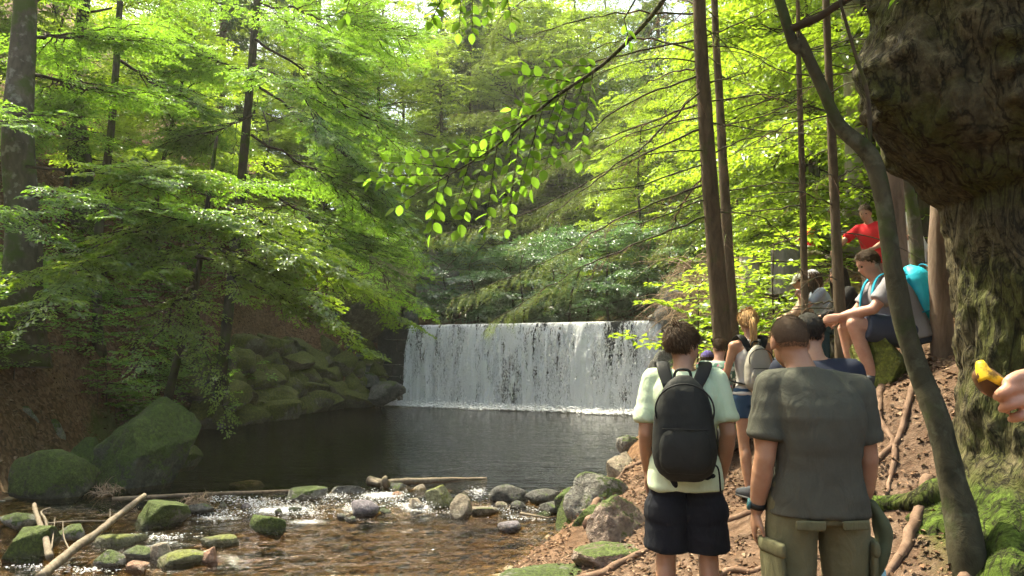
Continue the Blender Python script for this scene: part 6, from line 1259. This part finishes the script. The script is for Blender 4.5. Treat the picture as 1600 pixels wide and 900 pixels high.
# person beside the camera who holds the half peeled banana into the picture
M_hand = mat_skin('hand_skin', (.42, .24, .16))
def banana_person():
    hp = W(1590, 618, .90); b = Vector((1.22, .62, gz(1.22, .62)))
    J = P_(STAND); rz = math.radians(28); inv = Matrix.Rotation(-rz, 4, 'Z') @ Matrix.Translation(-b)
    w_ = inv @ W(1640, 640, .93); s = 1.76/1.75
    J['wL'] = tuple(w_/s); J['eL'] = (-.30, .10, 1.20); J['sL'] = (-.19, 0, 1.43)
    dirw = (inv.to_3x3() @ Vector((-.95, -.05, .30))).normalized()
    r, J2, R2, s2 = human('person at the right edge whose hand holds out a half peeled banana', b, rz, J, 1.76, 1.0, .016, M_hand, 0, 0, SHORT, HAIR_BROWN, dict(mat=M_navyt, g=.02, hem=.08, sleeve=.7), dict(mat=M_navy, len=1.9, flare=1.0), hands=('skip', None))
    # the hand itself, grown from the wrist and closed round the fruit
    Mi = inv.to_3x3(); loc = lambda p: np.array(inv @ Vector(p))
    mb = MB(); hand = MB(); d0 = .90
    q = lambda px, py, dd=0: npv(W(px, py, d0+dd))
    wr = q(1700, 655, .05); tube(hand, np.stack([q(1800, 720, .08), q(1740, 680, .06), wr, q(1672, 640, .04)]), [.042, .034, .029, .027], 16)
    loft(hand, [q(1690, 650, .045), q(1668, 636, .04), q(1646, 624, .032), q(1628, 616, .026)], [A3(.35, 0, .94)]*4, [A3(0, 1, 0)]*4, [.028, .038, .040, .034], [.021, .02, .018, .014], 16, 2.4)
    def fin(pts, r):
        P = spline(pts, 12); tube(hand, P, np.interp(np.linspace(0, 1, 12), [0, .75, 1], [r, r*.92, r*.62]), 10); ball(hand, P[-1], r*.66)
    fin([q(1640, 592, .03), q(1612, 585, .0), q(1590, 589, -.028), q(1576, 598, -.032), q(1569, 604, -.022)], .0080)      # index over the fruit
    fin([q(1642, 610, .03), q(1612, 604, -.01), q(1584, 606, -.032), q(1566, 614, -.034), q(1558, 620, -.02)], .0080)
    fin([q(1644, 630, .03), q(1614, 625, -.01), q(1590, 628, -.032), q(1574, 634, -.030), q(1566, 639, -.016)], .0078)
    fin([q(1646, 648, .03), q(1620, 644, -.005), q(1602, 648, -.026), q(1588, 652, -.024), q(1580, 655, -.012)], .0070)
    fin([q(1660, 610, .04), q(1625, 604, .034), q(1592, 608, .028), q(1562, 609, .012), q(1543, 609, -.004)], .0108)         # thumb under the fruit
    for k in range(len(hand.V)): hand.V[k] = np.array([loc(v) for v in hand.V[k]])
    h = remesh(hand, 'hand', .0024, M_hand, r, 2)
    # banana
    bn = empty('banana', W(1560, 600, .90)); tag(bn, 'half peeled banana with brown spots held in the hand at the right edge', 'banana'); bb = npv(bn.location)
    M_ban, nt, out = newmat('banana_skin'); n = noise_t(nt, 60, 4, .6); princ(nt, out, mixc(nt, ramp(nt, n, [(.55, 0), (.66, .85)]), (.62, .40, .02), (.12, .055, .015)), .5)
    M_in = mat_plain('banana_inside', (.62, .47, .10), .6); M_bshade = mat_plain('banana_shade_brown', (.10, .045, .012), .6)  # brown shadow on the fruit is put into its body colour
    mb = MB(); P = spline([q(1532, 566, -.012), q(1535, 577, -.012), q(1540, 590, -.010), q(1554, 604, -.004), q(1575, 616, .004), q(1600, 628, .01)], 22); tube(mb, P-bb, np.interp(np.linspace(0, 1, 22), [0, .08, .16, .28, .55, 1], [.0035, .0045, .0075, .0125, .0155, .012]), 7, 0, .5, True); o = mb.build('flesh_and_peel', [M_bshade], bn)
    mb = MB(); P = spline([q(1532, 566, -.014), q(1537, 578, -.018), q(1550, 588, -.024), q(1566, 598, -.024), q(1580, 604, -.016)], 16); T = unit_rows(np.gradient(P, axis=0)); L = np.tile(A3(.5, -.1, .85), (16, 1)); L = unit_rows(L-T*np.sum(L*T, 1)[:, None]); loft(mb, P-bb, L, np.cross(T, L), np.interp(np.linspace(0, 1, 16), [0, .2, .5, 1], [.004, .0062, .006, .004]), np.full(16, .0022), 10, 2.4); mb.build('peel_strip', [M_ban], bn)
    mb = MB(); tube(mb, spline([q(1531, 564, -.012), q(1533, 570, -.012), q(1536, 582, -.014), q(1542, 592, -.016)], 8)-bb, np.linspace(.004, .011, 8), 8); mb.build('stem', [M_ban], bn)
banana_person()
# ---------------------------------------------------------------- seats, stumps, dead wood, roots, leaf litter, undergrowth
def px_stone(name, label, px, py, d, dims, mat, seed, **kw): rock(name, label, W(px, py, d), dims, mat, seed, **kw)
px_stone('boulder', 'bright mossy boulder the man with the turquoise backpack sits on', 1384, 572, 6.45, (.62, .7, .62), mat_rock('bright_mossy_stone', (.08, .08, .05), (.2, .2, .14), 1.0, (.13, .15, .02), wet=False, scale=5), 501)
px_stone('rock', 'grey rock that the seated hikers in caps use as a bench', 1292, 545, 9.8, (1.2, .9, .8), M_rock_grey, 502)
px_stone('rock', 'low rock under the seated woman with long dark hair', 1345, 550, 8.6, (.7, .7, .6), M_rock_bank, 503)
px_stone('rock', 'rock under the person in the floral shirt at the foot of the tall spruce', 1122, 685, 7.9, (.7, .7, .7), M_rock_grey, 504)
px_stone('rock', 'rock under the person in the purple cap', 1106, 690, 9.0, (.7, .6, .7), M_rock_grey, 505)
px_stone('rock', 'pale sunlit slab on the slope below the far hiker in red', 1275, 412, 15.8, (1.6, 1.2, .7), M_rock_tan, 506)
M_cut = mat_plain('cut_wood', (.34, .27, .18), .85, .1)
def stump(label, px, py, d, wpx, hpx, mat, seed):
    b = W(px, py, d); b.z = min(b.z, gz(b.x, b.y))-.1; root = empty('tree_stump', b); tag(root, label, 'stump'); r = wpx*d/FPX/2; h = W(px, py-hpx, d).z-b.z; rng = np.random.default_rng(seed)
    P = np.stack([np.zeros(9), np.zeros(9), np.linspace(0, h, 9)], -1); mb = MB(); tube(mb, P, np.interp(np.linspace(0, 1, 9), [0, .25, 1], [r*1.45, r*1.08, r]), 22, 0, .5, False, .22, seed); mb.build('wood', [mat], root)
    a = np.linspace(0, 6.283, 22, endpoint=False); V = np.stack([np.cos(a)*r*.99, np.sin(a)*r*.99, np.full(22, h-.02)+.05*np.sin(a*3)], -1); V = np.concatenate([V, [[0, 0, h-.03]]]); mb = MB(); mb.add(V, [(22, k, (k+1) % 22) for k in range(22)]); mb.build('cut_top', [M_cut], root)
stump('sunlit pale tree stump with a broken side, left of the grey stump', 1172, 448, 14, 30, 46, M_bark_pale, 1)
stump('broad grey tree stump on the sunny slope', 1232, 446, 13.6, 48, 58, mat_bark('grey_stump_wood', (.10, .095, .085), (.22, .205, .185), (8, 8, 2), .15), 2)
def stick(name, label, pts, r, mat, n=24, side=None, cat='branch', seed=0, wob=.34, rend=.6):
    P = spline(pts, n); root = empty(name, P[0]); tag(root, label, cat); b = P[0]; mb = MB(); tube(mb, P-b, np.linspace(r, r*rend, n), 9, 0, .5, True, wob, seed); mb.build('wood', [mat], root)
    for q in side or []: mb = MB(); Q = spline(q[0], 10); tube(mb, Q-b, np.linspace(q[1], q[1]*.4, 10), 6, 0, .5, True, .12, seed+3); mb.build('side_twig', [mat], root)
M_drift = mat_bark('driftwood', (.11, .088, .062), (.27, .225, .17), (22, 22, 5), 0, .6, .01); M_drift2 = mat_bark('dark_dead_wood', (.10, .075, .05), (.22, .17, .12), (16, 16, 4), .1, .6, .01)
def sw_(px, py, z): return npv(on_level(px, py, z))
stick('dead_branch', 'long bleached dead branch lying across the rocks at the bottom left', [sw_(60, 905, -.05), sw_(110, 862, .03), sw_(150, 834, .10), sw_(188, 803, .18), sw_(226, 774, .26)], .052, M_drift, side=[([sw_(110, 862, .03), sw_(100, 840, .1), sw_(98, 815, .2)], .01), ([sw_(172, 815, .15), sw_(172, 795, .25)], .008)], seed=1)
stick('dead_branch', 'forked grey dead stick standing beside the long bleached branch', [sw_(78, 872, .0), sw_(70, 838, .12), sw_(60, 812, .2), sw_(53, 788, .28)], .036, M_drift, side=[([sw_(74, 850, .06), sw_(72, 815, .22), (sw_(64, 800, .28)), sw_(78, 793, .3)], .018), ([sw_(80, 860, .05), sw_(84, 830, .16), sw_(86, 808, .24)], .009)], seed=2)
stick('pole', 'thin straight pole lying in the water from the big boulder to the rock row', [sw_(176, 780, .03), sw_(300, 773, .05), sw_(400, 769, .05), sw_(474, 766, .04)], .03, M_drift2, cat='branch', seed=3, wob=.06)
stick('driftwood_log', 'grey driftwood log with knobs lying at the pool outlet', [sw_(578, 751, .03), sw_(600, 755, .04), sw_(640, 752, .04), sw_(700, 750, .02), sw_(760, 748, -.02)], .075, M_drift, side=[([sw_(604, 757, .04), sw_(601, 750, .12), sw_(603, 745, .16)], .07), ([sw_(580, 752, .05), sw_(592, 756, .04)], .06)], cat='log', seed=4, rend=.35)
stick('dead_branch', 'small pale stick in the water near the right bank', [sw_(814, 802, -.08), sw_(836, 806, -.06), sw_(858, 810, -.08)], .02, M_drift, seed=5)
stick('dead_branch', 'short thin stick floating behind the forked dead stick', [sw_(72, 818, -.03), sw_(120, 814, -.02), sw_(168, 814, -.04)], .012, M_drift, seed=6)
# roots that cross the trodden path and slope
M_root = mat_bark('worn_root', (.13, .08, .055), (.27, .18, .13), (12, 12, 5), 0, .6, .012)
def ground_root(label, pts, r, seed, mat=M_root):
    P = spline([(x, y, 0) for x, y in pts], 30); P[:, :2] += np.cumsum(np.random.default_rng(seed).normal(0, .006, (30, 2)), 0); P[:, 2] = ground_z(P[:, 0], P[:, 1])+np.linspace(r*.4, r*.05, 30); o_ = P[0].copy(); mb = MB(); tube(mb, P-o_, np.linspace(r, r*.3, 30), 8, 0, .5, True, .3, seed); o = mb.build('root', [mat]); o.location = o_; tag(o, label, 'root')
ROOTS = [('thick worn root crossing the path at the bottom, left of the young man', [(.1, 5.6), (.45, 5.9), (.8, 6.0), (1.3, 6.3)], .07), ('root curving along the edge of the bank above the mossy topped boulder', [(.75, 7.4), (.85, 8.0), (1.1, 8.6), (1.3, 9.4)], .06),
    ('root running down the sunny slope right of the broad shouldered man', [(3.0, 6.1), (2.75, 5.8), (2.45, 5.7), (2.1, 5.5)], .05), ('pale root on the upper sunny slope under the mossy boulder', [(3.2, 6.4), (2.95, 5.9), (2.85, 5.5), (2.6, 5.2)], .04), ('forked root low on the sunny slope near the mossy foot of the old beech', [(2.9, 5.2), (2.6, 4.9), (2.3, 4.7), (1.95, 4.75)], .045),
    ('thin root on the path between the two standing men', [(1.2, 5.2), (1.5, 5.35), (1.8, 5.3), (2.2, 5.5)], .035), ('root beside the feet of the woman with the ponytail', [(1.5, 6.3), (1.8, 6.4), (2.2, 6.2), (2.6, 6.4)], .04), ('long thin root slanting across the middle of the sunny slope', [(3.3, 6.0), (2.9, 5.6), (2.5, 5.45), (2.15, 5.1)], .03),
    ('short root stub at the edge of the bank near the pale block', [(1.3, 9.8), (1.5, 9.3), (1.9, 9.2)], .05), ('root spreading from the foot of the crooked tree', [(2.75, 4.45), (2.4, 4.3), (2.1, 4.25)], .05)]
for k, (lab, pts, r) in enumerate(ROOTS): ground_root(lab, pts, r, 600+k)
# fallen leaves
def litter():
    rng = np.random.default_rng(70); lv = Leaves()
    def patch(n, x0, x1, y0, y1, cond, size):
        X = rng.uniform(x0, x1, n); Y = rng.uniform(y0, y1, n); k = cond(X, Y); X = X[k]; Y = Y[k]; Z = ground_z(X, Y); ok = Z > water_z(X, Y)+.02; X, Y, Z = X[ok], Y[ok], Z[ok]; m = len(X); a = rng.uniform(0, 6.28, m)
        lv.put(np.stack([X, Y, Z+rng.uniform(.004, .03, m)], -1), np.stack([np.cos(a), np.sin(a), rng.normal(0, .3, m)], -1), np.stack([rng.normal(0, .4, m), rng.normal(0, .4, m), np.ones(m)], -1), rng.uniform(.7, 1.2, m)*size, rng.random(m))
    patch(26000, -14, -5, 6, 30, lambda x, y: x < np.interp(y, XL[:, 0], XL[:, 1])-.2, .085); patch(17000, -.5, 5, 3, 10, lambda x, y: fbm(np.stack([x, y, x*0], -1)*1.1, 2, 5) > -.25, .05); patch(6000, 3, 10, 8, 22, lambda x, y: x > 2.5, .08)
    m, nt, out = newmat('fallen_leaf'); princ(nt, out, ramp(nt, tint_of(nt), [(0, (.04, .022, .012)), (.4, (.11, .058, .03)), (.75, (.19, .11, .065)), (1, (.27, .19, .13))]), .8)
    mb = MB(); lv.flush(mb); tag(mb.build('leaf_litter', [m], smooth=False), 'brown fallen beech leaves covering the banks', 'leaf litter', kind='stuff')
litter()
# ferns and seedlings
M_fern = mat_leaf('fern_frond', (.05, .10, .015), (.10, .17, .03), (.24, .42, .05))
def make_fern(seed, n=9, L=.7):
    rng = np.random.default_rng(seed); lv = Leaves(); 
    for k in range(n):
        az = k*6.283/n+rng.normal(0, .2); d = A3(math.cos(az), math.sin(az), 0); ln = L*rng.uniform(.75, 1.1); P = bez((0, 0, 0), d*ln*.45+A3(0, 0, ln*.75), d*ln+A3(0, 0, ln*.3), 16); T = unit_rows(np.gradient(P, axis=0)); s = A3(-d[1], d[0], 0)
        for i in range(2, 16):
            for sg in (-1, 1): lv.put(P[i:i+1], (s*sg*.9+T[i]*.5)[None], A3(0, 0, 1)[None]+rng.normal(0, .15, (1, 3)), np.array([.2*ln*(1-((i-5)/11)**2*.9)+.02]), np.array([rng.uniform(.3, .8)]))
    mb = MB(); lv.flush(mb, 0, .3, .03); return mb.mesh('fern', [M_fern], False)
FERN = [make_fern(s) for s in (1, 2)]
def make_seedling(seed, H=.7):
    rng = np.random.default_rng(seed); lv = Leaves(); mbt = MB(); P = bez((0, 0, -.05), (.05, 0, H*.5), (rng.normal(0, .1), rng.normal(0, .1), H), 8); tube(mbt, P, np.linspace(.008, .003, 8), 5)
    for k in range(11):
        i = 2+k*5//11; az = k*2.4; put_spray(lv, mbt, SPR, .6*rng.uniform(.7, 1.1), P[min(i+1, 7)], A3(math.cos(az), math.sin(az), rng.uniform(-.1, .25)), rng, .2)
    return lv, mbt
SEED = []
for s in (5, 6, 7):
    lv, mbt = make_seedling(s, .5+.15*(s-5)); mb = MB(); lv.flush(mb); SEED.append((mb.mesh('leaves', [M_leaf], False), mb, mbt.mesh('stem', [M_twig])))
SEEDL = []
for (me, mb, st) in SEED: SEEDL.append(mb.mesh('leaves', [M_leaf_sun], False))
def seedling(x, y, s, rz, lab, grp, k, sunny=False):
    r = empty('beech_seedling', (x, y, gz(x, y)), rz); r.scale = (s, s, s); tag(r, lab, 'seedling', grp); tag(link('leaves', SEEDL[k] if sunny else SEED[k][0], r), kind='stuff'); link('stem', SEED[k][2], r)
rs = np.random.default_rng(90); k = 0
for i in range(400):
    x, y = rs.uniform(-12, -5.8), rs.uniform(8, 24)**1.0
    if x > np.interp(y, XL[:, 0], XL[:, 1])-.5 or k >= 110: continue
    seedling(x, y, rs.uniform(.9, 1.9), rs.uniform(0, 6.28), *(('small beech seedling in the leaf litter '+('near the boulders of' if y < 14 else 'farther along')+' the left bank',)*2), k % 3); k += 1
k = 0
for i in range(400):
    x, y = rs.uniform(2.6, 12), rs.uniform(10, 30)
    if x < np.interp(y, XR[:, 0], XR[:, 1])+(1.9 if y > 13 else .9) or 800+FPX*x/y < 1075 or k >= 95 or (x < 6.4 and y < 12.5 and x > 4.2): continue
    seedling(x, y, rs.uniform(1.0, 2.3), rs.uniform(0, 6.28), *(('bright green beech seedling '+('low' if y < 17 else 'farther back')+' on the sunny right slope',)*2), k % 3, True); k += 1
k = 0
for (x, y, s) in [(5.9, 25.2, 1.2), (6.3, 24.2, 1.0), (5.6, 23.0, .9), (6.6, 26.2, 1.3), (5.0, 21, .8), (6.0, 22, 1.0), (5.9, 27.3, 1.0), (4.9, 19.6, .8), (3.9, 16.4, .7)]:
    o = link('fern', FERN[k % 2]); o.location = (x, y, gz(x, y)); o.scale = (s, s, s); o.rotation_euler = (0, 0, k*1.3); tag(o, 'green fern at the right end of the dam', 'fern', 'ferns beside the dam'); k += 1

# tangle of dead spruce branches at the right end of the dam
def dead_brush(label, c, R, n, seed):
    rng = np.random.default_rng(seed); root = empty('dead_branch_tangle', c); tag(root, label, 'dead branches'); mb = MB()
    for k in range(n):
        a = rng.uniform(0, 6.28); p0 = rng.normal(0, .25, 3)*R*A3(1, 1, .6); d = A3(math.cos(a), math.sin(a), rng.uniform(-.5, .5))*R*rng.uniform(.5, 1.2); P = bez(p0, p0+d*.5+A3(0, 0, .25*R), p0+d-A3(0, 0, .2*R), 7); tube(mb, P, np.linspace(.012, .003, 7), 4, 0, rng.random(), False)
        for q in range(5): i = rng.integers(1, 6); e = P[i]+rng.normal(0, .22, 3)*R; tube(mb, np.stack([P[i], (P[i]+e)/2+A3(0, 0, .03), e]), [.005, .003, .0015], 3, 0, .5, False)
    tag(mb.build('twigs', [mat_plain('sun_bleached_twig', (.30, .22, .15), .9, .1)], root), kind='stuff')
dead_brush('sun bleached tangle of dead branches above the right end of the dam', W(1085, 478, 18), 1.3, 90, 1)
dead_brush('smaller tangle of dead branches beside the trunk of the tall spruce', W(1100, 430, 14), .9, 50, 2)
dead_brush('twiggy flotsam caught on the pole near the square mossy rock', on_level(310, 785, .0), .28, 26, 3)
dead_brush('little heap of twigs stranded under the largest boulder', on_level(165, 772, .0), .3, 22, 4)

# ---------------------------------------------------------------- the moist, sunlit air of the valley
def build_haze():
    x0, x1, y0, y1, z0, z1 = -70, 70, -20, 118, -3.5, 75
    V = [(x, y, z) for x in (x0, x1) for y in (y0, y1) for z in (z0, z1)]; mb = MB(); mb.add(V, None, [(0, 1, 3, 2), (4, 6, 7, 5), (0, 4, 5, 1), (2, 3, 7, 6), (0, 2, 6, 4), (1, 5, 7, 3)])
    m, nt, out = newmat('haze'); v = nd(nt, 'ShaderNodeVolumePrincipled'); v.inputs['Color'].default_value = (.97, .97, .86, 1); v.inputs['Density'].default_value = .0007; v.inputs['Anisotropy'].default_value = .2
    nt.links.new(v.outputs[0], out.inputs['Volume']); o = mb.build('haze', [m], smooth=False); tag(o, 'thin sunlit haze filling the wooded valley', 'haze', kind='stuff')
build_haze()
